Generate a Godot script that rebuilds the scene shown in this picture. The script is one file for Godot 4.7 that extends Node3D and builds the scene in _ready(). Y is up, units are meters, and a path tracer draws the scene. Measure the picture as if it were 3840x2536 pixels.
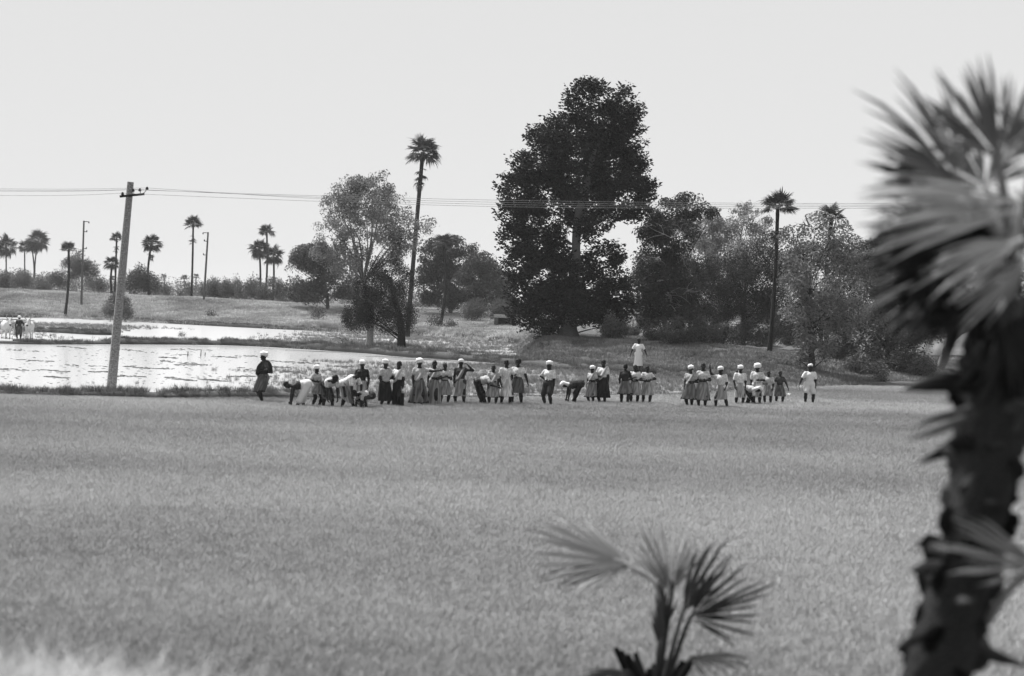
extends Node3D
# A flooded rice plain seen from a raised railway line. x runs along the picture, y up, the camera looks towards -z; d means distance (-z).

const FOCAL := 5333.0
const EYE := 3.7
var view: Basis
var rng := RandomNumberGenerator.new()
var noise := FastNoiseLite.new()
var fine := FastNoiseLite.new()
var used := {}
var edge_line := []      # far edge of the near rice field
var bund_line := []      # the long bund across the paddies
var foot_line := []      # foot of the railway slope
var mats := {}
var fan_meshes := []
var head_shape: M
var hand_shape: M


class M:
	var v := PackedVector3Array()
	var n := PackedVector3Array()
	var c := PackedColorArray()
	var u := PackedVector2Array()
	var i := PackedInt32Array()

	func vert(p: Vector3, nn: Vector3, cc: Color, uv := Vector2.ZERO) -> int:
		v.append(p); n.append(nn); c.append(cc); u.append(uv)
		return v.size() - 1

	func tri(a: int, b: int, d: int) -> void:
		var f := (v[d] - v[a]).cross(v[b] - v[a])
		i.append(a)
		if f.dot(n[a] + n[b] + n[d]) < 0.0:
			i.append(d); i.append(b)
		else:
			i.append(b); i.append(d)

	func quad(a: int, b: int, d: int, e: int) -> void:
		tri(a, b, d); tri(a, d, e)

	func face(p: Vector3, q: Vector3, r: Vector3, cc: Color) -> void:
		var f := (r - p).cross(q - p).normalized()
		var s := v.size()
		v.append(p); v.append(q); v.append(r)
		for k in 3:
			n.append(f); c.append(cc); u.append(Vector2.ZERO); i.append(s + k)

	func add(o: M, t: Transform3D, cc: Variant = null) -> void:
		var s := v.size()
		var nb := t.basis.inverse().transposed()
		for k in o.v.size():
			v.append(t * o.v[k]); n.append((nb * o.n[k]).normalized()); u.append(o.u[k])
			c.append(o.c[k] if cc == null else Color(o.c[k].r * cc.r, o.c[k].g * cc.g, o.c[k].b * cc.b))
		var flip := t.basis.determinant() < 0.0
		for k in range(0, o.i.size(), 3):
			i.append(s + o.i[k])
			i.append(s + o.i[k + (2 if flip else 1)])
			i.append(s + o.i[k + (1 if flip else 2)])

	func mesh() -> ArrayMesh:
		var a := []
		a.resize(Mesh.ARRAY_MAX)
		a[Mesh.ARRAY_VERTEX] = v
		a[Mesh.ARRAY_NORMAL] = n
		a[Mesh.ARRAY_COLOR] = c
		a[Mesh.ARRAY_TEX_UV] = u
		a[Mesh.ARRAY_INDEX] = i
		var out := ArrayMesh.new()
		if v.size() > 0:
			out.add_surface_from_arrays(Mesh.PRIMITIVE_TRIANGLES, a)
		return out


func g(x: float) -> Color:
	return Color(x, x, x)


# ---- names and tags
func numbered(called: String) -> String:
	used[called] = used.get(called, -1) + 1
	return called if used[called] == 0 else "%s_%03d" % [called, used[called]]


func thing(called: String, label: String, category: String, at := Vector3.ZERO, turn := 0.0, group := "") -> Node3D:
	var o := Node3D.new()
	o.name = numbered(called)
	add_child(o, true)
	o.position = at
	o.rotation.y = turn
	tag(o, label, category, group)
	return o


func tag(o: Node, label: String, category: String, group := "", kind := "") -> void:
	if label: o.set_meta("label", label)
	if category: o.set_meta("category", category)
	if group: o.set_meta("group", group)
	if kind: o.set_meta("kind", kind)


func put(called: String, mesh: Mesh, m: Material, parent: Node = self) -> MeshInstance3D:
	var o := MeshInstance3D.new()
	o.name = numbered(called) if parent == self else called
	o.mesh = mesh
	o.material_override = null
	for k in mesh.get_surface_count():
		o.set_surface_override_material(k, m)
	parent.add_child(o, true)
	return o


func scatter(called: String, mesh: Mesh, m: Material, where: Array, tones: PackedFloat32Array, parent: Node = self, kind := "stuff") -> MultiMeshInstance3D:
	var mm := MultiMesh.new()
	mm.transform_format = MultiMesh.TRANSFORM_3D
	mm.use_colors = true
	mm.mesh = mesh
	mm.instance_count = where.size()
	for k in where.size():
		mm.set_instance_transform(k, where[k])
		mm.set_instance_color(k, g(tones[k]))
	var o := MultiMeshInstance3D.new()
	o.name = numbered(called) if parent == self else called
	o.multimesh = mm
	o.material_override = m
	if kind: o.set_meta("kind", kind)
	parent.add_child(o, true)
	return o


# ---- from the photograph's pixels to places
func ray(px: float, py: float) -> Vector3:
	return view * Vector3((px - 1920.0) / FOCAL, -(py - 1268.0) / FOCAL, -1.0)


func flat(px: float, py: float, h := 0.0) -> Vector3:
	var r := ray(px, py)
	return Vector3(0, EYE, 0) + r * ((h - EYE) / r.y)


func at(px: float, py: float, d: float) -> Vector3:
	var r := ray(px, py)
	return Vector3(0, EYE, 0) + r * (d / -r.z)


func land(px: float, py: float) -> Vector3:
	var r := ray(px, py)
	r = r / -r.z
	var d := 14.0
	while d < 900.0:
		var p := Vector3(0, EYE, 0) + r * d
		if p.y < ground(p.x, d):
			break
		d += 0.4 if d < 130.0 else 1.5
	return Vector3(r.x * d, ground(r.x * d, d), -d)


func px_line(points: Array) -> Array:
	var out := []
	for p in points:
		var w := flat(p[0], p[1])
		out.append(Vector2(w.x, -w.z))
	return out


func along(line: Array, x: float) -> float:
	if x <= line[0].x: return line[0].y
	for k in range(1, line.size()):
		if x <= line[k].x:
			return lerpf(line[k - 1].y, line[k].y, (x - line[k - 1].x) / maxf(line[k].x - line[k - 1].x, 0.001))
	return line[-1].y


func ridge_height(x: float) -> float:
	return along([Vector2(-260, 3.75), Vector2(-72, 3.46), Vector2(-46, 3.25), Vector2(-27, 2.95), Vector2(-8, 2.84), Vector2(4, 2.6), Vector2(60, 2.4)], x)


func ground(x: float, d: float) -> float:
	var h := 1.6 * (1.0 - smoothstep(4.5, 12.5, d))
	var e := along(edge_line, x)
	var b := maxf(along(bund_line, x), e + 1.0)
	var f := maxf(along(foot_line, x), b + 3.0)
	if d < e:
		return h + 0.02 * fine.get_noise_2d(x * 3.0, d * 3.0)
	var streak := noise.get_noise_2d(x * 1.3, d * 9.0)
	if d < b:
		var dry := smoothstep(-22.0, 2.0, x) * 0.07 + smoothstep(b - 7.0, b, d) * 0.07
		h = -0.12 + dry + 0.13 * streak
		h = lerpf(0.0, h, smoothstep(e, e + 1.5, d))
	elif d < f:
		var dry2 := 0.16 * (1.0 - smoothstep(-70.0, -48.0, x)) * (1.0 - smoothstep(130.0, 160.0, d)) + smoothstep(-30.0, -14.0, x) * 0.075
		h = -0.12 + dry2 + 0.12 * streak
	else:
		var t := 0.3 * smoothstep(f, f + 5.0, d) + 0.7 * smoothstep(f + 4.0, 203.0, d)
		h = ridge_height(x) * t * (1.0 - 0.25 * smoothstep(208.0, 235.0, d))
		h += 0.12 * noise.get_noise_2d(x * 2.0, d * 2.0)
	# the grassy bank under the big tree
	var foot := maxf(b + 2.5, e) if x < 12.0 else lerpf(b + 2.5, e, clampf((x - 12.0) / 4.0, 0.0, 1.0))
	var high := lerpf(1.55, 0.85, smoothstep(11.0, 21.0, x))
	var bank := high * smoothstep(foot, foot + 13.0, d) * smoothstep(0.2, 2.8, x + 0.5 * noise.get_noise_2d(d, 3.0))
	if bank > 0.0:
		bank += 0.16 * smoothstep(0.1, 0.6, bank) * noise.get_noise_2d(x * 7.0, d * 7.0) + 0.1 * smoothstep(0.1, 0.6, bank) * fine.get_noise_2d(x * 2.0, d * 2.0)
	# a swelling of the bund that carries the two leafy trees
	var m := flat(1450, 1312)
	var swell := 0.5 * exp(-pow((x - m.x) / 4.5, 2.0) - pow((d + m.z) / 2.5, 2.0))
	return (maxf(h, bank) if bank > 0.01 else h) + swell


# ---- shapes
func tube(m: M, pts: Array, radii: Array, sides: int, col: Color, flat_z := 1.0, lump := 0.0) -> void:
	var rings := []
	var run := 0.0
	var nx := Vector3.ZERO
	for k in pts.size():
		var t: Vector3 = (pts[mini(k + 1, pts.size() - 1)] - pts[maxi(k - 1, 0)]).normalized()
		if nx == Vector3.ZERO:
			nx = t.cross(Vector3(0.13, 0.21, 1.0)).normalized()
		nx = (nx - t * nx.dot(t)).normalized()
		var ny := t.cross(nx)
		if k > 0: run += pts[k].distance_to(pts[k - 1])
		var ring := []
		for s in sides + 1:
			var a := TAU * s / sides
			var o := nx * cos(a) + ny * sin(a) * flat_z
			var r: float = radii[k] * (1.0 + (lump * fine.get_noise_3d(cos(a) * 40.0, run * 60.0, sin(a) * 40.0) if lump > 0.0 else 0.0))
			ring.append(m.vert(pts[k] + o * r, (nx * cos(a) * flat_z + ny * sin(a)).normalized(), col, Vector2(float(s) / sides, run)))
		rings.append(ring)
	for k in range(1, rings.size()):
		for s in sides:
			m.quad(rings[k - 1][s], rings[k - 1][s + 1], rings[k][s + 1], rings[k][s])
	for e in [0, pts.size() - 1]:
		var t: Vector3 = (pts[e] - pts[1 if e == 0 else e - 1]).normalized()
		var mid := m.vert(pts[e], t, col)
		var first := m.v.size()
		for s in sides + 1:
			m.vert(m.v[rings[e][s]], t, col)
		for s in sides:
			m.tri(mid, first + s, first + s + 1)


func curve(pts: Array, steps: int) -> Array:
	var out := []
	for k in pts.size() - 1:
		var a: Vector3 = pts[maxi(k - 1, 0)]
		var b: Vector3 = pts[k]
		var c: Vector3 = pts[k + 1]
		var e: Vector3 = pts[mini(k + 2, pts.size() - 1)]
		for s in steps:
			out.append(b.cubic_interpolate(c, a, e, float(s) / steps))
	out.append(pts[-1])
	return out


func curve_f(vals: Array, steps: int) -> Array:
	var out := []
	for k in vals.size() - 1:
		for s in steps:
			out.append(lerpf(vals[k], vals[k + 1], float(s) / steps))
	out.append(vals[-1])
	return out


func box(m: M, t: Transform3D, size: Vector3, col: Color) -> void:
	var h := size * 0.5
	var b: float = minf(0.012, minf(h.x, minf(h.y, h.z)) * 0.3)
	for ax in 3:
		for s in [-1.0, 1.0]:
			var nn := Vector3.ZERO
			nn[ax] = s
			var p := (ax + 1) % 3
			var q := (ax + 2) % 3
			var ids := []
			for w in [[-1, -1], [1, -1], [1, 1], [-1, 1]]:
				var v := Vector3.ZERO
				v[ax] = s * h[ax]
				v[p] = w[0] * (h[p] - b)
				v[q] = w[1] * (h[q] - b)
				ids.append(m.vert(t * v, (t.basis * nn).normalized(), col))
			m.quad(ids[0], ids[1], ids[2], ids[3])
	for ax in 3:   # chamfers
		var p := (ax + 1) % 3
		var q := (ax + 2) % 3
		for sp in [-1.0, 1.0]:
			for sq in [-1.0, 1.0]:
				var nn := Vector3.ZERO
				nn[p] = sp
				nn[q] = sq
				var ids := []
				for w in [[0, -1], [0, 1], [1, 1], [1, -1]]:
					var v := Vector3.ZERO
					v[ax] = w[1] * (h[ax] - b)
					v[p] = sp * (h[p] - (b if w[0] == 1 else 0.0))
					v[q] = sq * (h[q] - (0.0 if w[0] == 1 else b))
					ids.append(m.vert(t * v, (t.basis * nn).normalized(), col))
				m.quad(ids[0], ids[1], ids[2], ids[3])


func ball(m: M, t: Transform3D, col: Color, rings := 7, sides := 10, lump := 0.0) -> void:
	var rows := []
	var inv := t.basis.inverse().transposed()
	for a in rings + 1:
		var row := []
		for s in sides + 1:
			var th := PI * a / rings
			var ph := TAU * (s % sides) / sides
			var o := Vector3(sin(th) * cos(ph), cos(th), sin(th) * sin(ph))
			var r := 1.0 + lump * noise.get_noise_3dv(o * 60.0 + t.origin * 20.0)
			row.append(m.vert(t * (o * r), (inv * o).normalized(), col))
		rows.append(row)
	for a in rings:
		for s in sides:
			m.quad(rows[a][s], rows[a][s + 1], rows[a + 1][s + 1], rows[a + 1][s])


# one continuous skin round tapered bones: distances joined with a smooth minimum, meshed as surface nets
func skin(m: M, bones: Array, k: float, cell: float, col: Color, cuts := []) -> void:
	var lo := Vector3.ONE * 1e9
	var hi := -lo
	for b in bones:
		for e in 2:
			lo = lo.min(b[e] - Vector3.ONE * (b[2 + e] + k + 2.0 * cell))
			hi = hi.max(b[e] + Vector3.ONE * (b[2 + e] + k + 2.0 * cell))
	var nx := int((hi.x - lo.x) / cell) + 2
	var ny := int((hi.y - lo.y) / cell) + 2
	var nz := int((hi.z - lo.z) / cell) + 2
	var sy := nx
	var sz := nx * ny
	var f := PackedFloat32Array()
	f.resize(nx * ny * nz)
	f.fill(1.0)
	for b in bones:
		var a: Vector3 = b[0]
		var ab: Vector3 = b[1] - a
		var ra: float = b[2]
		var dr: float = b[3] - ra
		var kk: float = b[4] if b.size() > 4 else k
		var len2 := maxf(ab.length_squared(), 1e-9)
		var pad := Vector3.ONE * (maxf(ra, b[3]) + kk + 1.5 * cell)
		var p0: Vector3 = ((a.min(b[1]) - pad - lo) / cell).max(Vector3.ZERO)
		var p1: Vector3 = (a.max(b[1]) + pad - lo) / cell
		for z in range(int(p0.z), mini(int(p1.z) + 1, nz)):
			for y in range(int(p0.y), mini(int(p1.y) + 1, ny)):
				var at_i := z * sz + y * sy
				for x in range(int(p0.x), mini(int(p1.x) + 1, nx)):
					var q := lo + Vector3(x, y, z) * cell - a
					var t := clampf(q.dot(ab) / len2, 0.0, 1.0)
					var d := (q - ab * t).length() - ra - dr * t
					var o := f[at_i + x]
					var hh := maxf(kk - absf(d - o), 0.0)
					f[at_i + x] = minf(d, o) - hh * hh * 0.25 / kk
	for cut in cuts:
		for z in nz:
			for y in ny:
				var at_i := z * sz + y * sy
				for x in nx:
					if f[at_i + x] < 0.1:
						f[at_i + x] = maxf(f[at_i + x], cut.distance_to(lo + Vector3(x, y, z) * cell))
	var of_cell := {}
	var steps := [1, sy, sz]
	var others := [[sy, sz], [1, sz], [1, sy]]
	for z in range(1, nz - 1):
		for y in range(1, ny - 1):
			var row := z * sz + y * sy
			for x in range(1, nx - 1):
				var here := row + x
				var fv := f[here]
				if fv > 0.2: continue
				for ax in 3:
					if (fv < 0.0) == (f[here + steps[ax]] < 0.0): continue
					var o1: int = others[ax][0]
					var o2: int = others[ax][1]
					var ids := []
					for cell_at in [here, here - o1, here - o1 - o2, here - o2]:
						if not of_cell.has(cell_at):
							of_cell[cell_at] = net_vertex(m, f, cell_at, sy, sz, lo, cell, nx, ny, col)
						ids.append(of_cell[cell_at])
					m.quad(ids[0], ids[1], ids[2], ids[3])


func net_vertex(m: M, f: PackedFloat32Array, at_i: int, sy: int, sz: int, lo: Vector3, cell: float, nx: int, ny: int, col: Color) -> int:
	var e := [f[at_i], f[at_i + 1], f[at_i + sy], f[at_i + 1 + sy], f[at_i + sz], f[at_i + 1 + sz], f[at_i + sy + sz], f[at_i + 1 + sy + sz]]
	var sum := Vector3.ZERO
	var count := 0
	for k in 8:
		for bit in [1, 2, 4]:
			if k & bit: continue
			var a: float = e[k]
			var b: float = e[k | bit]
			if (a < 0.0) == (b < 0.0): continue
			var p := Vector3(k & 1, (k >> 1) & 1, (k >> 2) & 1)
			p[0 if bit == 1 else 1 if bit == 2 else 2] = a / (a - b)
			sum += p
			count += 1
	sum = sum / maxi(count, 1)
	var gr := Vector3(e[1] + e[3] + e[5] + e[7] - e[0] - e[2] - e[4] - e[6], e[2] + e[3] + e[6] + e[7] - e[0] - e[1] - e[4] - e[5], e[4] + e[5] + e[6] + e[7] - e[0] - e[1] - e[2] - e[3])
	var z := at_i / sz
	var y := (at_i - z * sz) / sy
	var x := at_i - z * sz - y * sy
	return m.vert(lo + (Vector3(x, y, z) + sum) * cell, gr.normalized(), col)


# ---- materials: plain greys, as the photograph is black and white
func cloudy(seed_at: int, freq: float, octaves: int, from: float, to: float, size := 512) -> NoiseTexture2D:
	var n := FastNoiseLite.new()
	n.seed = seed_at
	n.noise_type = FastNoiseLite.TYPE_SIMPLEX
	n.frequency = freq
	n.fractal_octaves = octaves
	var ramp := Gradient.new()
	ramp.set_color(0, g(from))
	ramp.set_color(1, g(to))
	var t := NoiseTexture2D.new()
	t.width = size
	t.height = size
	t.seamless = true
	t.noise = n
	t.color_ramp = ramp
	return t


func mat(called: String, rough := 0.9, back := 0.0, tex: Texture2D = null, scale := 1.0, bump := 0.0) -> StandardMaterial3D:
	var m := StandardMaterial3D.new()
	m.resource_name = called
	m.vertex_color_use_as_albedo = true
	m.roughness = rough
	m.metallic_specular = 0.2
	m.cull_mode = BaseMaterial3D.CULL_DISABLED
	if back > 0.0:
		m.backlight_enabled = true
		m.backlight = g(back)
	if tex:
		m.albedo_texture = tex
		m.uv1_triplanar = true
		m.uv1_world_triplanar = true
		m.uv1_scale = Vector3.ONE * scale
		if bump > 0.0:
			m.heightmap_enabled = true
			m.heightmap_texture = tex
			m.heightmap_scale = bump
	mats[called] = m
	return m


func _ready() -> void:
	# camera, sky, sun, exposure
	view = Basis(Vector3.RIGHT, -atan(118.0 / FOCAL)) * Basis(Vector3.BACK, deg_to_rad(2.0))
	var cam := Camera3D.new()
	cam.name = "camera"
	add_child(cam)
	cam.transform = Transform3D(view, Vector3(0, EYE, 0))
	var lens := CameraAttributesPhysical.new()
	lens.frustum_focal_length = 35.0 / (2.0 * 1268.0 / FOCAL)
	lens.frustum_focus_distance = 85.0
	lens.exposure_aperture = 1.4
	lens.frustum_near = 0.2
	lens.frustum_far = 6000.0
	cam.attributes = lens
	cam.fov = rad_to_deg(2.0 * atan(1268.0 / FOCAL))
	cam.near = 0.2
	cam.far = 6000.0
	cam.current = true
	var env := Environment.new()
	env.background_mode = Environment.BG_SKY
	env.tonemap_mode = Environment.TONE_MAPPER_LINEAR
	env.tonemap_exposure = 1.9
	var sky_mat := ProceduralSkyMaterial.new()
	sky_mat.sky_top_color = g(0.645)
	sky_mat.sky_horizon_color = g(0.69)
	sky_mat.sky_curve = 0.2
	sky_mat.ground_bottom_color = g(0.4)
	sky_mat.ground_horizon_color = g(0.62)
	sky_mat.sun_angle_max = 60.0
	var sky := Sky.new()
	sky.sky_material = sky_mat
	env.sky = sky
	env.fog_enabled = true
	env.fog_light_color = g(0.92)
	env.fog_density = 0.00019
	env.sdfgi_enabled = true
	env.ssao_enabled = true
	env.ssil_enabled = true
	var we := WorldEnvironment.new()
	we.name = "environment"
	we.environment = env
	add_child(we)
	var sun := DirectionalLight3D.new()
	sun.name = "sun"
	sun.light_energy = 1.5
	sun.light_angular_distance = 3.0
	sun.shadow_enabled = true
	sun.sky_mode = DirectionalLight3D.SKY_MODE_LIGHT_ONLY
	add_child(sun)
	sun.look_at_from_position(Vector3(-28, 58, -24), Vector3.ZERO)

	rng.seed = 1961
	noise.seed = 5
	noise.frequency = 0.05
	noise.fractal_octaves = 3
	fine.seed = 9
	fine.frequency = 0.4
	edge_line = px_line([[-700, 1468], [0, 1483], [1000, 1482], [1700, 1488], [2500, 1478], [2800, 1458], [3300, 1447], [3900, 1440], [4800, 1440]])
	bund_line = px_line([[-700, 1264], [0, 1291], [900, 1299], [1330, 1325], [1500, 1340], [1800, 1360], [2060, 1385], [2250, 1395], [2550, 1415], [2800, 1428]])
	foot_line = px_line([[-700, 1162], [0, 1190], [300, 1197], [700, 1218], [1200, 1243], [1600, 1264], [1980, 1292]])
	make_materials()
	make_setting()
	make_grass()
	make_trees()
	make_palms()
	make_wires()
	make_people()
	make_bullocks()
	make_small_things()
	make_near_palms()


func make_materials() -> void:
	var earth := cloudy(3, 0.02, 5, 0.62, 1.0)
	var bark := cloudy(4, 0.03, 4, 0.45, 1.0)
	mat("earth", 0.95, 0.0, earth, 0.5)
	mat("mud", 0.5, 0.0, earth, 0.7)
	mat("grass", 0.8, 0.35)
	mat("leaf", 0.6, 0.6)
	mat("palm_leaf", 0.5, 0.2)
	mat("bark", 0.95, 0.0, bark, 1.2, 3.0)
	mat("dark_bark", 0.95, 0.0, cloudy(14, 0.05, 4, 0.12, 1.0), 2.2, 2.0)
	mat("concrete", 0.9, 0.0, bark, 0.8, 0.6)
	mat("iron", 0.6)
	mat("wire", 0.5)
	mat("cloth", 0.95, 0.1)
	mat("skin", 0.55)
	mat("hide", 0.8)
	var water := StandardMaterial3D.new()
	water.resource_name = "water"
	water.albedo_color = Color(g(0.66), 1.0)
	water.roughness = 0.16
	water.metallic_specular = 0.5
	mats["water"] = water
	var rippled: StandardMaterial3D = water.duplicate()
	rippled.resource_name = "wind_rippled_water"
	rippled.roughness = 0.24
	mats["rippled_water"] = rippled


func make_setting() -> void:
	var xs := []
	var x := -3000.0
	while x <= 3000.0:
		xs.append(x)
		var s := absf(x + 0.01)
		x += 0.6 if s < 48.0 else 2.5 if s < 110.0 else 20.0 if s < 300.0 else 250.0
	var ds := []
	var d := -60.0
	while d <= 5000.0:
		ds.append(d)
		d += 10.0 if d < 2.0 else 1.0 if d < 46.0 else 0.4 if d < 106.0 else 0.8 if d < 165.0 else 2.0 if d < 245.0 else 40.0 if d < 500.0 else 400.0
	var m := M.new()
	for j in ds.size():
		for k in xs.size():
			var dd: float = ds[j]
			var xx: float = xs[k]
			var h := ground(xx, dd)
			var e := along(edge_line, xx)
			var b := along(bund_line, xx)
			var f := along(foot_line, xx)
			var tone := 0.1
			if dd < e: tone = 0.15
			elif dd < b: tone = 0.11
			elif dd < f: tone = 0.13
			else: tone = 0.2
			if h > 0.25 and dd < 120.0: tone = 0.10
			m.vert(Vector3(xx, h, -dd), Vector3.UP, g(tone * (1.0 + 0.35 * noise.get_noise_2d(xx * 3.0, dd * 3.0))))
	var w := xs.size()
	for j in ds.size():
		for k in w:
			var k0 := maxi(k - 1, 0)
			var k1 := mini(k + 1, w - 1)
			var j0 := maxi(j - 1, 0)
			var j1 := mini(j + 1, ds.size() - 1)
			var dx := m.v[j * w + k1] - m.v[j * w + k0]
			var dz := m.v[j1 * w + k] - m.v[j0 * w + k]
			m.n[j * w + k] = dx.cross(dz).normalized() * signf(dx.cross(dz).y)
	for j in ds.size() - 1:
		for k in w - 1:
			m.quad(j * w + k, j * w + k + 1, (j + 1) * w + k + 1, (j + 1) * w + k)
	var o := put("ground", m.mesh(), mats.earth)
	tag(o, "muddy rice plain with a grassy bank and a long railway slope", "", "", "structure")
	# two sheets of water between the bunds
	sheet("flooded_paddy_water", edge_line, 0.5, bund_line, 0.0, 0.0, "shallow flooded paddy in front of the long dark bund", 19.0)
	sheet("far_paddy_water", bund_line, 0.0, foot_line, 1.5, 0.01, "narrow flooded paddy between the long bund and the railway slope", 2.2, "rippled_water")
	# bunds
	bund("field_bund", [[-700, 1470], [0, 1486], [350, 1492], [620, 1497], [900, 1494], [1150, 1496], [1300, 1500]], 0.26, 1.1, "grassy bund between the rice field and the flooded paddy", 0.16, 60)
	bund("low_bund", [[1300, 1500], [1700, 1494], [2200, 1488], [2600, 1480], [2800, 1462]], 0.1, 0.6, "low worn bund behind the row of people", 0.13, 7)
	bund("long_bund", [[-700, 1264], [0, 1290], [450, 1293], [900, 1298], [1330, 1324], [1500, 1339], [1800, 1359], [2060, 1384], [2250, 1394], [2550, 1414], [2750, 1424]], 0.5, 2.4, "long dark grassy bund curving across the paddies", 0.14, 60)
	bund("short_bund", [[60, 1243], [130, 1246], [230, 1250], [330, 1256], [420, 1258]], 0.4, 1.2, "short grassy bund behind the ploughing team", 0.11, 30)
	bund("foot_bund", [[-400, 1176], [0, 1190], [300, 1197], [700, 1218], [950, 1231], [1200, 1243], [1600, 1264], [1980, 1292]], 0.45, 1.6, "dark bund along the foot of the railway slope", 0.12, 24)


func sheet(called: String, front: Array, in_front: float, back: Array, behind: float, y: float, label: String, x_to: float, look := "water") -> void:
	var m := M.new()
	var last := []
	var x := -120.0
	while x < x_to + 0.1:
		var a := along(front, x) + in_front
		var b := maxf(along(back, x) + behind, a + 0.2)
		var row := []
		for k in 9:
			row.append(m.vert(Vector3(x, y, -lerpf(a, b, k / 8.0)), Vector3.UP, Color.WHITE))
		if last.size():
			for k in 8:
				m.quad(last[k], last[k + 1], row[k + 1], row[k])
		last = row
		x += 1.0
	tag(put(called, m.mesh(), mats[look]), label, "", "", "structure")


func bund(called: String, px: Array, high: float, wide: float, label: String, tone: float, tufts_per_m: int) -> void:
	var pts := []
	for p in px:
		pts.append(flat(p[0], p[1], 0.0))
	pts = curve(pts, 30)
	var m := M.new()
	var last := []
	var where := []
	var tones := PackedFloat32Array()
	for k in pts.size():
		var t: Vector3 = (pts[mini(k + 1, pts.size() - 1)] - pts[maxi(k - 1, 0)]).normalized()
		var side := Vector3(t.z, 0, -t.x)
		if side.z < 0.0: side = -side
		var row := []
		var p0: Vector3 = pts[k]
		var hh: float = high * (0.8 + 0.5 * noise.get_noise_2d(p0.x * 4.0, p0.z * 4.0))
		var spiky := true
		if called == "long_bund" and p0.x < -28.0:
			hh *= 0.4
			spiky = p0.x > -33.0
		var ww: float = wide * (1.0 + 0.35 * noise.get_noise_2d(p0.x * 3.0, 70.0))
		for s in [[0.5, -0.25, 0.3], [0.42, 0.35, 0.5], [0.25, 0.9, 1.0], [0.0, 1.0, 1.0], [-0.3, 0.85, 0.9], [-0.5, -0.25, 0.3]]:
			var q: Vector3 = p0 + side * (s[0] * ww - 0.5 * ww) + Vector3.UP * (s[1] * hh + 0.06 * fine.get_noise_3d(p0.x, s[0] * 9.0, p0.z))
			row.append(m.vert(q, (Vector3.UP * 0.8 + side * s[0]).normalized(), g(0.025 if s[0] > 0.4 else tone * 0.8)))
		if last.size():
			for s in 5:
				m.quad(last[s], last[s + 1], row[s + 1], row[s])
			var a0: Vector3 = pts[k - 1]
			var n := int(a0.distance_to(p0) * tufts_per_m * 0.5 + rng.randf())
			for c in (n if spiky else 0):
				var u := rng.randf()
				var off := rng.randf_range(-1.0, -0.12)
				var y := hh * clampf(1.0 - pow(absf(off + 0.5) * 2.0, 3.0), 0.0, 1.0)
				if fine.get_noise_2d(p0.x * 0.8, p0.z * 0.8) < -0.25: continue
				var sc := rng.randf_range(0.4, 1.0) * (0.6 + 0.6 * high)
				where.append(Transform3D(Basis(Vector3.UP, rng.randf() * TAU).scaled(Vector3(sc, sc * rng.randf_range(0.7, 1.3), sc)), a0.lerp(p0, u) + side * off * ww + Vector3.UP * y))
				tones.append(tone * rng.randf_range(0.6, 1.6))
		last = row
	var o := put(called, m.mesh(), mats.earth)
	tag(o, label, "", "", "structure")
	scatter("grass", tuft(30, 0.3, 0.42, 0.010, 3, 0.8), mats.grass, where, tones, o)


# ---- grass and rice
func tuft(blades: int, spread: float, high: float, wide: float, seed_at: int, lean := 0.45, vary := 0.22) -> ArrayMesh:
	var r := RandomNumberGenerator.new()
	r.seed = seed_at
	var m := M.new()
	for k in blades:
		var p := Vector3(r.randf_range(-1, 1), 0, r.randf_range(-1, 1)) * spread
		p.y = -0.02
		var a := r.randf() * TAU
		var l := Vector3(cos(a), 0, sin(a)) * r.randf_range(0.05, lean) * high
		var h := high * r.randf_range(0.55, 1.0)
		var b := r.randf() * TAU
		var s := Vector3(cos(b), 0, sin(b)) * wide
		var mid := p + l * 0.35 + Vector3.UP * h * 0.6
		var tip := p + l + Vector3.UP * h * (1.0 - 0.25 * r.randf())
		var c := g(r.randf_range(1.0 - vary, 1.0 + vary))
		m.face(p - s, p + s, mid + s * 0.8, c)
		m.face(p - s, mid + s * 0.8, mid - s * 0.8, c)
		m.face(mid - s * 0.8, mid + s * 0.8, tip, c)
	return m.mesh()


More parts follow.
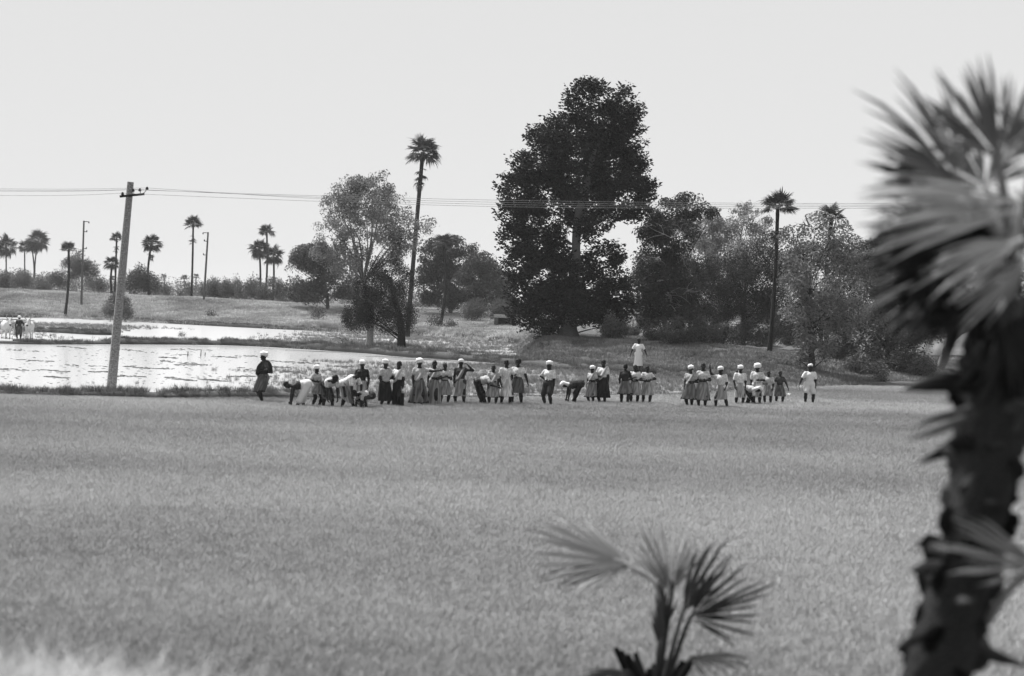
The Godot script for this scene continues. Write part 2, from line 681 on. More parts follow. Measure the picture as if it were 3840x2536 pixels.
func make_grass() -> void:
	# the dense young rice of the near field
	var meshes := [tuft(230, 0.32, 0.21, 0.003, 21, 0.7, 0.08), tuft(230, 0.32, 0.21, 0.003, 22, 0.9, 0.08)]
	var field := thing("rice_field", "dense carpet of young rice filling the near field", "rice")
	tag(field, "", "", "", "stuff")
	for k in 2:
		var where := []
		var tones := PackedFloat32Array()
		var d := 11.2 + k * 0.2
		while d < 92.0:
			var half := d * 0.40 + 5.0
			var x := -half
			while x < half:
				var px := x + rng.randf_range(-0.18, 0.18)
				var pd := d + rng.randf_range(-0.18, 0.18)
				var e := along(edge_line, px)
				if pd < e - 0.2:
					var patch := noise.get_noise_2d(px * 2.6 + 40.0, pd * 2.0)
					var soft := noise.get_noise_2d(px * 0.35 - 90.0, pd * 1.5)
					var trodden := smoothstep(46.0, 50.0, pd)
					var s := rng.randf_range(0.94, 1.06) * (1.0 + 0.3 * patch) * lerpf(1.0, 0.6, trodden)
					where.append(Transform3D(Basis(Vector3.UP, rng.randf() * TAU).scaled(Vector3(1.0, s, 1.0)), Vector3(px, ground(px, pd), -pd)))
					tones.append(0.335 * (1.0 + 0.2 * patch + 0.5 * soft) * rng.randf_range(0.97, 1.03))
				x += 0.52 if d < 50.0 else 0.75
			d += 0.4 if d < 50.0 else 0.6
		scatter("seedlings", meshes[k], mats.grass, where, tones, field)
	# sparse transplanted rice standing in the wet paddies behind
	var hill := tuft(12, 0.07, 0.3, 0.007, 25, 0.7)
	var where2 := []
	var tones2 := PackedFloat32Array()
	for k in 34000:
		var px := rng.randf_range(-26.0, 24.0)
		var pd := rng.randf_range(52.0, 88.0)
		var e := along(edge_line, px)
		var b := along(bund_line, px)
		if pd < e + 0.6 or pd > b - 0.2: continue
		var full := smoothstep(-14.0, -2.0, px + 6.0 * noise.get_noise_2d(px, pd * 3.0)) + smoothstep(b - 10.0, b - 2.0, pd) * 0.8
		if rng.randf() > full * (0.85 + 1.3 * noise.get_noise_2d(px * 1.2 + 9.0, pd * 8.0)): continue
		var s := rng.randf_range(0.6, 1.2)
		where2.append(Transform3D(Basis(Vector3.UP, rng.randf() * TAU).scaled(Vector3(s, s, s)), Vector3(px, maxf(ground(px, pd), -0.04), -pd)))
		tones2.append(rng.randf_range(0.13, 0.24))
	var o := scatter("paddy_rice", hill, mats.grass, where2, tones2)
	tag(o, "sparse transplanted rice standing in the wet paddy behind the people", "rice")
	where2 = []
	tones2 = PackedFloat32Array()
	for k in 40000:
		var px := rng.randf_range(-90.0, 4.0)
		var pd := rng.randf_range(92.0, 170.0)
		var b := along(bund_line, px)
		if pd < b + 1.0 or pd > along(foot_line, px) - 1.0: continue
		var full := smoothstep(-26.0, -15.0, px) * 1.1 + 1.2 * (1.0 - smoothstep(-46.0, -36.0, px + 6.0 * noise.get_noise_2d(px, pd))) * (1.0 - smoothstep(150.0, 168.0, pd))
		if rng.randf() > full * (0.6 + 1.4 * noise.get_noise_2d(px * 0.8 + 9.0, pd * 5.0)): continue
		var s := rng.randf_range(0.8, 1.5)
		where2.append(Transform3D(Basis(Vector3.UP, rng.randf() * TAU).scaled(Vector3(s * 1.5, s, s * 1.5)), Vector3(px, maxf(ground(px, pd), -0.04), -pd)))
		tones2.append(rng.randf_range(0.14, 0.24))
	o = scatter("paddy_rice", hill, mats.grass, where2, tones2)
	tag(o, "thin young rice in the far strip below the railway slope", "rice")
	# grass of the bank and of the railway slope
	var bank_tuft := tuft(34, 0.3, 0.26, 0.010, 31, 0.8)
	where2 = []
	tones2 = PackedFloat32Array()
	for k in 42000:
		var px := rng.randf_range(-1.0, 46.0)
		var pd := rng.randf_range(74.0, 112.0)
		if absf(px) > pd * 0.42 + 2.0: continue
		var h := ground(px, pd)
		if h < 0.1: continue
		var worn := noise.get_noise_2d(px * 4.0, pd * 3.0)
		if worn > 0.42: continue
		var s := rng.randf_range(0.6, 1.3)
		where2.append(Transform3D(Basis(Vector3.UP, rng.randf() * TAU).scaled(Vector3(s, s, s)), Vector3(px, h, -pd)))
		tones2.append(0.2 * (1.0 + 0.5 * noise.get_noise_2d(px * 2.5, pd * 2.5 + 50.0)) * rng.randf_range(0.75, 1.25))
	o = scatter("bank_grass", bank_tuft, mats.grass, where2, tones2)
	tag(o, "short rough grass over the bank under the big tree", "grass")
	var slope_tuft := tuft(40, 0.75, 0.3, 0.022, 33, 0.9)
	where2 = []
	tones2 = PackedFloat32Array()
	for k in 30000:
		var pd := rng.randf_range(135.0, 207.0)
		var px := rng.randf_range(-0.42, 0.1) * pd
		if pd < along(foot_line, px) + 0.5: continue
		var s := rng.randf_range(0.6, 1.4)
		where2.append(Transform3D(Basis(Vector3.UP, rng.randf() * TAU).scaled(Vector3(s, s, s)), Vector3(px, ground(px, pd), -pd)))
		tones2.append(0.44 * (1.0 + 0.55 * noise.get_noise_2d(px * 1.5, pd * 2.5 + 50.0)) * rng.randf_range(0.75, 1.25))
	o = scatter("slope_grass", slope_tuft, mats.grass, where2, tones2)
	tag(o, "rough pale grass on the long railway slope", "grass")
	# tall pale grass on the near railway bank, low in the picture
	where2 = []
	tones2 = PackedFloat32Array()
	for k in 1100:
		var pd := rng.randf_range(6.8, 8.3)
		var px := rng.randf_range(-3.8, 0.4)
		if rng.randf() < smoothstep(-2.7, -0.9, px): continue
		var s := rng.randf_range(0.62, 0.82)
		where2.append(Transform3D(Basis(Vector3.UP, rng.randf() * TAU).scaled(Vector3(s, s * lerpf(1.0, 0.75, smoothstep(-2.8, -1.0, px)), s)), Vector3(px, ground(px, pd), -pd)))
		tones2.append(rng.randf_range(0.38, 0.58))
	o = scatter("tall_grass", tuft(22, 0.16, 1.15, 0.006, 35, 0.9), mats.grass, where2, tones2)
	tag(o, "tall pale grass blurred at the near corner of the field", "grass")


# ---- trees and bushes
func clump(leaves: int, radius: float, long: float, wide: float, seed_at: int, up := 0.4) -> ArrayMesh:
	var r := RandomNumberGenerator.new()
	r.seed = seed_at
	var m := M.new()
	for k in leaves:
		var p := Vector3(r.randfn(), r.randfn(), r.randfn()).normalized() * radius * pow(r.randf(), 0.5)
		var n := (Vector3(r.randfn(), r.randfn() + up, r.randfn())).normalized()
		var l := n.cross(Vector3(r.randfn(), r.randfn(), r.randfn())).normalized()
		l = (l + Vector3.DOWN * 0.35).normalized()
		var s := n.cross(l).normalized() * wide * 0.5
		var ln := long * r.randf_range(0.7, 1.2)
		var c := g(r.randf_range(0.75, 1.3))
		var tip := p + l * ln + n * ln * -0.15
		var mid := p + l * ln * 0.45 - n * wide * 0.12
		m.face(p, mid + s + n * wide * 0.2, tip, c)
		m.face(p, tip, mid - s + n * wide * 0.2, c)
	return m.mesh()


func foliage(parent: Node, called: String, blobs: Array, mesh: Mesh, tone: float, per_m2: float, size: float, gap: float, shell := 0.45, vary := 0.35) -> void:
	var where := []
	var tones := PackedFloat32Array()
	for b in blobs:
		var c: Vector3 = b[0]
		var r: Vector3 = b[1]
		var area := 4.0 * PI * pow((r.x * r.y + r.y * r.z + r.x * r.z) / 3.0, 1.0)
		for k in int(area * per_m2):
			var u := Vector3(rng.randfn(), rng.randfn(), rng.randfn()).normalized()
			var w := c + u * r * lerpf(pow(rng.randf(), 0.333), 1.0, shell) * (1.0 + 0.34 * noise.get_noise_3dv(c * 13.0 + u * 30.0))
			if fine.get_noise_3dv(w * 1.5 / size) < gap + 0.3 * noise.get_noise_3dv(w * 5.0): continue
			var s := size * rng.randf_range(0.65, 1.25)
			where.append(Transform3D(Basis.from_euler(Vector3(rng.randf() * 0.8, rng.randf() * TAU, rng.randf() * 0.8)).scaled(Vector3(s, s, s)), w - parent.position))
			tones.append(tone * (1.0 + vary * fine.get_noise_3dv(w * 0.9)) * rng.randf_range(0.7, 1.35))
	scatter(called, mesh, mats.leaf, where, tones, parent)


func branch(m: M, from: Vector3, to: Vector3, r0: float, r1: float, bow: float, tone: float, steps := 5) -> void:
	var mid := from.lerp(to, 0.5) + Vector3(rng.randf_range(-1, 1), rng.randf_range(-0.2, 1.2), rng.randf_range(-1, 1)) * bow * from.distance_to(to)
	var pts := curve([from, mid, to], steps)
	tube(m, pts, curve_f([r0, (r0 + r1) * 0.5, r1], steps), 6, g(tone))


func tree(called: String, label: String, base_px: Array, trunk_px: Array, blobs_px: Array, look: Dictionary) -> Node3D:
	var base := land(base_px[0], base_px[1])
	if look.has("d"):
		base = at(base_px[0], base_px[1], look.d)
		base.y = ground(base.x, look.d)
	var d := -base.z
	var o := thing(called, label, look.get("cat", "tree"), base, 0.0, look.get("group", ""))
	var per := d / FOCAL
	var bark_tone: float = look.get("bark", 0.16)
	var limb_tone: float = bark_tone * look.get("limb", 0.6)
	var pts := []
	var radii := []
	if trunk_px.size():
		pts.append(Vector3(0, -0.15, 0))
		radii.append(trunk_px[0][2] * look.get("flare", 1.35))
		for t in trunk_px:
			pts.append(at(t[0], t[1], d - look.get("front", 0.0)) - base)
			radii.append(t[2])
		pts = curve(pts, 4)
		radii = curve_f(radii, 4)
		var m := M.new()
		tube(m, pts, radii, 12, g(bark_tone), 1.0, 0.25)
		put("trunk", m.mesh(), mats.bark, o)
	else:
		pts = [Vector3.ZERO, Vector3(0, 0.3, 0)]
		radii = [0.08, 0.06]
	var blobs := []
	for b in blobs_px:
		var r: float = b[2] * per
		var dz: float = b[3] if b.size() > 3 else rng.randf_range(-0.75, 0.75)
		var c := at(b[0], b[1], d + dz * r * 1.3)
		c.y = maxf(c.y, ground(c.x, -c.z) + r * 0.35)
		blobs.append([c, Vector3(r, r * rng.randf_range(0.82, 1.0), r * 1.05)])
		if look.get("limbs", true):
			var lm := M.new()
			var from := Vector3(0, -0.1, 0)
			if trunk_px.size():
				var want := (c - base).y - 0.35 * Vector2(c.x - base.x, c.z - base.z).length() - r * 0.3
				from = pts[2]
				for q in pts:
					if q.y <= want: from = q
			branch(lm, from, c - base, maxf(radii[-1] * 0.4, 0.02), 0.012, 0.12, limb_tone)
			for k in 4:
				var e := Vector3(rng.randfn(), rng.randfn() * 0.7 + 0.3, rng.randfn()).normalized() * r * 0.8
				branch(lm, c - base - e * 0.15, c - base + e, 0.02 + 0.004 * r, 0.005, 0.2, limb_tone, 3)
			put("limb" if trunk_px.size() else "stem", lm.mesh(), mats.bark, o)
	foliage(o, "crown" if trunk_px.size() else "foliage", blobs, look.mesh, look.tone, look.get("dens", 9.0), look.get("size", 1.0), look.get("gap", -0.15), look.get("shell", 0.45), look.get("vary", 0.35))
	if look.has("twigs"):
		var tm := M.new()
		for k in look.twigs:
			var b = blobs[rng.randi() % blobs.size()]
			var u := Vector3(rng.randfn(), rng.randfn() * 0.6 + 0.2, absf(rng.randfn())).normalized()
			var from: Vector3 = b[0] + u * b[1] * 0.5 - base
			var to: Vector3 = b[0] + (u + Vector3(0, 0, 0.35) + Vector3(rng.randf_range(-0.7, 0.7), rng.randf_range(-0.3, 0.7), 0.1)).normalized() * b[1] * rng.randf_range(1.1, 1.4) - base
			branch(tm, from, to, 0.055, 0.012, 0.22, look.get("twig_tone", 0.3), 3)
			for e in 3:
				var q := from.lerp(to, rng.randf_range(0.3, 0.8))
				branch(tm, q, q + Vector3(rng.randfn(), rng.randfn(), rng.randfn()) * 0.35 * b[1].x, 0.015, 0.005, 0.2, look.get("twig_tone", 0.3), 3)
		put("twigs", tm.mesh(), mats.bark, o).set_meta("kind", "stuff")
	return o


func make_trees() -> void:
	var broad := clump(9, 0.42, 0.25, 0.13, 51)
	var leafy := clump(10, 0.40, 0.20, 0.10, 52)
	var small := clump(16, 0.36, 0.13, 0.06, 53)
	var feather := clump(22, 0.36, 0.17, 0.05, 54)
	# the big dark tree
	tree("shade_tree", "tallest tree, broad and very dark, on a flared pale trunk beside the culvert", [2130, 1268],
		[[2132, 1235, 0.62], [2138, 1190, 0.5], [2150, 1080, 0.36], [2160, 960, 0.32], [2166, 820, 0.28], [2200, 700, 0.22], [2230, 560, 0.15]],
		[[2205, 385, 85], [2205, 335, 45], [2345, 400, 65], [2350, 350, 35], [2260, 470, 110], [2110, 500, 85], [2180, 560, 120], [2330, 520, 90], [2030, 520, 55], [2040, 610, 90], [2160, 660, 120], [2290, 640, 120], [2380, 600, 55], [1945, 640, 60], [1960, 720, 90], [2070, 740, 95], [2200, 745, 110], [2330, 730, 95], [2405, 710, 55], [2380, 790, 45], [1925, 810, 65], [1975, 830, 60],
			[1940, 900, 70], [2010, 930, 75], [2080, 960, 70], [1960, 1000, 75], [2060, 1040, 95], [1990, 1100, 90], [2060, 1150, 100], [1980, 1180, 70], [2040, 1230, 50], [2130, 1100, 60], [2190, 1010, 60], [2270, 960, 65], [2290, 1030, 75], [2220, 1090, 75], [2310, 1100, 60], [2230, 1180, 60], [2090, 880, 50], [2130, 830, 55], [2235, 830, 60], [2200, 880, 35], [2270, 1170, 60], [2340, 1150, 45], [2160, 1180, 55], [2300, 1220, 40], [2150, 1030, 48, -1.0], [2140, 1100, 52, -1.0], [2132, 1155, 46, -1.0], [2180, 1130, 50, -1.0], [2100, 1040, 50, -0.9], [2070, 1190, 50, -0.9]],
		{"mesh": broad, "tone": 0.021, "dens": 13.0, "gap": -0.08, "bark": 0.19, "flare": 1.7, "size": 1.0, "vary": 0.5})
	# the two trees on the long bund
	tree("leafy_tree", "pale leafy tree with a forked trunk and gaps of sky, on the long bund", [1385, 1300],
		[[1388, 1250, 0.26], [1390, 1180, 0.23], [1376, 1110, 0.21], [1362, 1060, 0.2]],
		[[1300, 715, 62], [1345, 700, 45], [1420, 705, 62], [1370, 770, 85], [1255, 770, 50], [1470, 780, 70], [1300, 820, 75], [1400, 850, 85], [1530, 850, 55], [1590, 850, 40], [1245, 900, 55], [1330, 910, 75], [1450, 920, 75], [1520, 910, 55], [1225, 850, 40], [1290, 985, 70], [1210, 945, 40]],
		{"mesh": leafy, "tone": 0.21, "dens": 14.0, "gap": 0.02, "bark": 0.6, "shell": 0.3, "vary": 0.5})
	tree("ivied_tree", "short dark tree muffled in leaves beside the pale forked one", [1505, 1312],
		[[1505, 1270, 0.3], [1502, 1210, 0.26], [1480, 1120, 0.2], [1462, 1040, 0.14]],
		[[1450, 1020, 75], [1500, 1060, 60], [1400, 1060, 60], [1480, 1140, 75], [1420, 1150, 75], [1350, 1180, 60], [1510, 1195, 52], [1450, 1205, 42], [1380, 1200, 36], [1320, 1195, 36], [1545, 1215, 26], [1370, 1110, 55], [1470, 1240, 18]],
		{"mesh": small, "tone": 0.05, "dens": 20.0, "gap": -0.05, "bark": 0.07, "size": 1.0})
	# trees behind, left of the big one
	tree("thin_tree", "loose grey tree between the cluster of three palms and the pale forked tree", [1230, 1143], [[1225, 1100, 0.2], [1215, 1050, 0.16]],
		[[1140, 960, 45], [1190, 955, 50], [1230, 1000, 55], [1120, 1010, 40], [1170, 1040, 60], [1250, 1060, 55], [1110, 1080, 45], [1170, 1100, 45], [1300, 1080, 55]],
		{"mesh": leafy, "tone": 0.09, "dens": 10.0, "gap": -0.02, "size": 1.7, "d": 192.0})
	tree("thin_tree", "grey tree behind the tall palm, its crown mixed with a short palm", [1690, 1180], [[1690, 1120, 0.2], [1685, 1050, 0.15]],
		[[1620, 950, 50], [1690, 930, 50], [1740, 970, 55], [1600, 1020, 50], [1660, 1030, 65], [1720, 1060, 60], [1600, 1090, 45], [1680, 1110, 55], [1580, 1120, 35]],
		{"mesh": leafy, "tone": 0.075, "dens": 11.0, "gap": -0.02, "size": 1.7, "d": 188.0})
	tree("thin_tree", "low rounded grey tree just before the big dark tree's outer leaves", [1800, 1180], [[1800, 1120, 0.2], [1800, 1070, 0.14]],
		[[1800, 990, 50], [1840, 1030, 50], [1770, 1050, 60], [1850, 1090, 60], [1790, 1120, 55], [1890, 1130, 50], [1900, 1060, 45]],
		{"mesh": leafy, "tone": 0.09, "dens": 10.0, "gap": -0.05, "size": 1.7, "d": 185.0})
	# thorn trees and thicket on the bank
	var thorn := {"mesh": feather, "tone": 0.27, "dens": 19.0, "gap": -0.06, "shell": 0.25, "size": 1.45, "twigs": 90, "twig_tone": 0.65, "bark": 0.2, "group": "", "vary": 0.5}
	tree("thorn_tree", "dark thorn tree with ragged spiky top beside the big tree", [2500, 1278], [[2495, 1220, 0.18], [2480, 1120, 0.14]],
		[[2470, 850, 55], [2550, 800, 50], [2600, 790, 40], [2560, 750, 22], [2620, 745, 16], [2430, 790, 18], [2500, 765, 20], [2590, 738, 14], [2640, 768, 16], [2672, 800, 20], [2405, 880, 24], [2475, 800, 26], [2480, 930, 70], [2550, 890, 75], [2430, 980, 50], [2440, 1050, 70], [2500, 1010, 80], [2470, 1130, 75], [2540, 1120, 80], [2430, 1180, 50]],
		thorn.merged({"mesh": leafy, "tone": 0.05, "gap": -0.06, "size": 1.1, "twigs": 60}, true))
	tree("thorn_tree", "wide feathery thorn tree with bare pale branches, before the short palm", [2690, 1285], [[2690, 1220, 0.16], [2700, 1120, 0.13]],
		[[2640, 880, 60], [2720, 870, 60], [2790, 840, 55], [2800, 790, 28], [2850, 880, 50], [2630, 970, 80], [2730, 960, 90], [2820, 960, 65], [2600, 1060, 80], [2700, 1060, 95], [2800, 1060, 80], [2620, 1150, 75], [2710, 1160, 60], [2830, 1150, 60], [2680, 830, 35], [2750, 800, 16], [2770, 775, 12], [2840, 800, 16], [2880, 832, 18], [2692, 796, 16], [2655, 815, 14]], thorn.merged({"mesh": leafy, "twigs": 260, "tone": 0.21, "dens": 13.0, "gap": -0.02, "size": 1.0}, true))
	tree("thicket_tree", "bushy tree with a crown spilling forward, behind the short palm's far side", [3045, 1392], [[3043, 1320, 0.17], [3040, 1240, 0.15], [3030, 1160, 0.12]],
		[[2990, 890, 55], [3060, 860, 60], [3130, 870, 55], [3010, 970, 70], [3100, 960, 80], [3180, 940, 60], [2980, 1070, 60], [3060, 1070, 85], [3150, 1060, 80], [3000, 1170, 65], [3090, 1180, 80], [3180, 1180, 70], [3020, 1280, 45], [3090, 1290, 45], [3000, 1350, 25], [3090, 1345, 30]],
		{"mesh": leafy, "tone": 0.17, "dens": 12.0, "gap": -0.04, "twigs": 60, "vary": 0.6, "bark": 0.1})
	tree("thicket_tree", "dark tangled tree half hidden behind the near palm's crown", [3330, 1392], [[3330, 1330, 0.15], [3325, 1230, 0.12]],
		[[3270, 960, 60], [3340, 920, 60], [3260, 1050, 70], [3360, 1030, 80], [3280, 1150, 80], [3380, 1140, 80], [3250, 1250, 60], [3330, 1250, 70], [3420, 1240, 60], [3400, 1320, 45], [3280, 1330, 45]],
		{"mesh": leafy, "tone": 0.12, "dens": 12.0, "gap": -0.06, "vary": 0.6, "twigs": 40, "bark": 0.12})
	tree("leaning_tree", "tree with a pale bare trunk leaning over, beside the near palm", [3522, 1392], [[3530, 1370, 0.3], [3562, 1290, 0.24], [3590, 1255, 0.2], [3640, 1225, 0.17], [3720, 1170, 0.14]],
		[[3480, 1060, 70], [3560, 1000, 80], [3560, 1130, 80], [3660, 1060, 90], [3720, 1150, 80], [3480, 1160, 50], [3790, 1080, 90], [3850, 1170, 80], [3660, 950, 80], [3780, 960, 80]],
		{"mesh": leafy, "tone": 0.075, "dens": 12.0, "gap": -0.06, "vary": 0.6, "bark": 0.42})
	tree("thicket_tree", "dark tree filling the gap under the near palm's fronds", [3680, 1400], [[3680, 1340, 0.14], [3690, 1280, 0.12]],
		[[3720, 1290, 60], [3780, 1300, 70], [3740, 1360, 45], [3850, 1320, 60], [3820, 1380, 40]],
		{"mesh": small, "tone": 0.05, "dens": 26.0, "gap": -0.12})
	# a second row further back closes the gaps
	for s in [[2560, 1235, 118.0, "dark mass of tree filling in behind the two thorn trees", [[2400, 1090, 70], [2440, 1000, 60], [2520, 1120, 80], [2600, 1130, 85], [2560, 1020, 75], [2440, 1180, 60], [2540, 1200, 60], [2640, 1200, 60], [2640, 1030, 60]]],
			[2790, 1240, 122.0, "grey thicket behind the wide thorn tree and the short palm", [[2700, 1040, 70], [2790, 1000, 70], [2860, 1060, 70], [2740, 1130, 70], [2830, 1150, 75], [2910, 1130, 60], [2720, 1210, 50], [2880, 1210, 60], [2920, 1000, 55], [2870, 930, 50]]],
			[3080, 1260, 116.0, "thicket closing the gap behind the bushy tree", [[2960, 1000, 60], [3040, 960, 60], [3150, 980, 70], [2980, 1110, 70], [3080, 1120, 80], [3190, 1110, 70], [2960, 1210, 60], [3060, 1220, 65], [3170, 1220, 70], [3240, 1010, 60]]],
			[3350, 1280, 112.0, "thicket behind the dark tangled tree", [[3240, 1000, 70], [3330, 960, 70], [3420, 1000, 80], [3270, 1120, 80], [3380, 1120, 80], [3470, 1100, 80], [3280, 1220, 70], [3400, 1220, 80], [3500, 1220, 70]]]]:
		tree("thicket_tree", s[3], [s[0], s[1]], [[s[0], s[1] - 60, 0.16], [s[0] + 5, s[1] - 140, 0.12]], s[4], {"mesh": small, "tone": 0.036, "dens": 15.0, "gap": -0.08, "size": 1.3, "d": s[2], "bark": 0.12})
	# bushes: x, y, radius in the photograph, then how each differs
	var bushes := [
		[2290, 1235, 48, 0.10, "round leafy bush against the big tree's trunk"], [2365, 1225, 42, 0.13, "pale leafy bush between the big tree and the thorn trees"], [2455, 1245, 46, 0.09, "low bush beneath the ragged dark thorn tree"],
		[2545, 1250, 50, 0.075, "dark spreading bush behind the white shirted man"], [2630, 1250, 52, 0.085, "feathery bush beneath the wide thorn tree"], [2715, 1262, 44, 0.075, "small dark bush at the bank's top edge"],
		[2790, 1255, 54, 0.12, "pale bush beneath the wide thorn tree, beside a dark hollow"], [2860, 1265, 40, 0.09, "bush at the foot of the short palm's trunk"], [2965, 1250, 55, 0.085, "dark bush between the short palm and the bushy tree"],
		[3150, 1310, 55, 0.10, "tall bush beside the bushy tree's dark trunk"], [3215, 1370, 42, 0.11, "low bush where the bank runs into the field"], [3290, 1385, 34, 0.09, "ragged low bush below the dark tangled tree"],
		[3390, 1360, 55, 0.085, "round bush near the leaning pale trunk"], [3455, 1385, 38, 0.10, "small bush touching the leaning pale trunk"], [3300, 1415, 18, 0.08, "little dark weed clump at the field's edge"]]
	for b in bushes:
		tree("bush", b[4], [b[0], b[1] + b[2] * 0.85], [], [[b[0] - b[2] * 0.6, b[1] + b[2] * 0.15, b[2] * 0.6], [b[0] + b[2] * 0.65, b[1] + b[2] * 0.25, b[2] * 0.5], [b[0] - b[2] * 0.1, b[1] - b[2] * 0.35, b[2] * 0.5], [b[0] + b[2] * rng.randf_range(-0.4, 0.5), b[1] - b[2] * rng.randf_range(0.6, 0.95), b[2] * 0.3], [b[0] + b[2] * 0.95, b[1] - b[2] * 0.1, b[2] * 0.35], [b[0], b[1] + b[2] * 0.4, b[2] * 0.55]],
			{"mesh": feather if int(b[0]) % 2 else small, "tone": b[3], "dens": 22.0, "gap": -0.1, "size": 1.2, "vary": 0.6, "cat": "bush", "group": "bushes along the bank", "twigs": 14, "twig_tone": 0.25})
	# far scrub on and behind the railway slope
	var far := [
		[20, 1055, 40, 250, 0.15, "pale scrub at the foot of the pair of hazy palms"], [85, 1050, 38, 245, 0.16, "hazy scrub below the three clustered far palms"], [150, 1070, 36, 240, 0.14, "low scrub beside the hazy palms"],
		[300, 1000, 62, 215, 0.13, "loose feathery tree behind the first distant telegraph pole"], [225, 1050, 40, 222, 0.12, "bush at the palm with its trunk on the slope"], [365, 1060, 34, 222, 0.13, "small bush between the distant pole and the main pole"],
		[530, 1050, 58, 208, 0.07, "dense dark bush with a palm growing from it"], [610, 1088, 26, 230, 0.12, "low scrub below the tiny far palms"], [700, 1092, 30, 240, 0.12, "low scrub under the slender tall far palm"],
		[800, 1085, 42, 225, 0.11, "scrub at the foot of the second distant telegraph pole"], [870, 1080, 46, 222, 0.11, "rounded scrub in the middle of the far scrub row"], [945, 1082, 50, 218, 0.10, "scrub below the cluster of three dark palms"], [1025, 1090, 50, 214, 0.11, "scrub just beyond the cluster of three dark palms"], [1100, 1110, 46, 210, 0.10, "scrub leading up to the loose grey tree"],
		[445, 1130, 36, 183, 0.09, "dark bush behind the main pole on the slope"], [472, 1168, 22, 180, 0.09, "small bush at the main pole's lower half"], [415, 1165, 22, 181, 0.12, "thin weedy bush just behind the main pole"], [790, 1185, 13, 183, 0.09, "tiny bush alone on the railway slope"], [1195, 1180, 22, 178, 0.10, "small scrub on the slope before the pale forked tree"],
		[1635, 1210, 24, 165, 0.07, "small dark bush at the slim trunk below the tall trees"], [1690, 1222, 20, 164, 0.10, "little bush beside the slim trunk"], [1780, 1165, 40, 175, 0.12, "spreading bush above the culvert"], [1870, 1170, 40, 172, 0.10, "dark bush over the culvert's end"]]
	for b in far:
		tree("bush", b[5], [b[0], 1100], [], [[b[0] - b[2] * 0.5, b[1] + b[2] * 0.1, b[2] * 0.65], [b[0] + b[2] * 0.5, b[1] + b[2] * 0.2, b[2] * 0.6], [b[0], b[1] - b[2] * 0.3, b[2] * 0.62]],
			{"mesh": small, "tone": b[4], "dens": 10.0, "gap": -0.1, "cat": "bush", "size": 1.8, "d": float(b[3]), "group": "scrub along the railway slope"})
	# the plain's far tree line
	var where := []
	var tones := PackedFloat32Array()
	for k in 9000:
		var d := rng.randf_range(270.0, 420.0)
		var x := rng.randf_range(-0.45, 0.45) * d
		var high := 2.2 + 2.6 * (0.5 + noise.get_noise_2d(x * 2.0, 900.0)) + 1.2 * fine.get_noise_2d(x * 0.6, 5.0)
		var s := rng.randf_range(2.0, 3.6)
		where.append(Transform3D(Basis(Vector3.UP, rng.randf() * TAU).scaled(Vector3(s, s, s)), Vector3(x, ground(x, d) + high * pow(rng.randf(), 0.7), -d)))
		tones.append(rng.randf_range(0.08, 0.17))
	tag(scatter("scrub_treeline", small, mats.leaf, where, tones), "far hazy line of scrub closing the plain", "scrub")


# ---- fan palms
func fan(m: M, reach: float, spread: float, count: int, cup: float, droop: float, ragged: float, stalk: float, r: RandomNumberGenerator, tone: float, split := 0.5) -> void:
	# hub at the origin, the leaf along +y, its upper side towards +z; the stalk comes from (0, -stalk, 0)
	var half := spread / count * 0.5
	for k in count:
		var th := -spread * 0.5 + spread * (k + 0.5) / count + r.randf_range(-1, 1) * ragged * half
		var side := absf(th) / maxf(spread * 0.5, 0.01)
		var rr := reach * (1.0 - 0.28 * side * side) * r.randf_range(1.0 - 0.25 * ragged, 1.05)
		var c := g(tone * r.randf_range(0.75, 1.25))
		var dn := droop * r.randf_range(0.6, 1.4)
		var pos := func(t: float, a: float, fold: float) -> Vector3:
			var q := t * rr
			return Vector3(sin(th + a) * q, cos(th + a) * q, -cup * q * q / reach - dn * pow(maxf(t - 0.5, 0.0) * 2.0, 2.0) * reach * 0.4 + fold * reach)
		var b := Vector3(sin(th), cos(th), 0) * reach * 0.03
		var l1: Vector3 = pos.call(split, -half, -0.018)
		var r1: Vector3 = pos.call(split, half, -0.018)
		var c1: Vector3 = pos.call(split + 0.02, 0.0, 0.02)
		var l2: Vector3 = pos.call(0.78, -half * 0.42, -0.012)
		var r2: Vector3 = pos.call(0.78, half * 0.42, -0.012)
		var c2: Vector3 = pos.call(0.79, 0.0, 0.012)
		var tip: Vector3 = pos.call(1.0, r.randf_range(-0.5, 0.5) * half, 0.0)
		m.face(b, l1, c1, c)
		m.face(b, c1, r1, c)
		m.face(l1, l2, c2, c); m.face(l1, c2, c1, c)
		m.face(c1, c2, r2, c); m.face(c1, r2, r1, c)
		m.face(l2, tip, c2, c)
		m.face(c2, tip, r2, c)
	if stalk > 0.0:
		tube(m, [Vector3(0, -stalk, 0.0), Vector3(0, -stalk * 0.5, 0.015 * stalk), Vector3.ZERO, Vector3(0, reach * 0.12, 0.0)], [0.03 * reach + 0.008, 0.02 * reach + 0.005, 0.018 * reach + 0.004, 0.004], 5, g(tone * 1.5), 0.6)


func facing(dir: Vector3, up: Vector3) -> Basis:
	var y := dir.normalized()
	var z := (up - y * up.dot(y)).normalized()
	return Basis(y.cross(z), y, z)


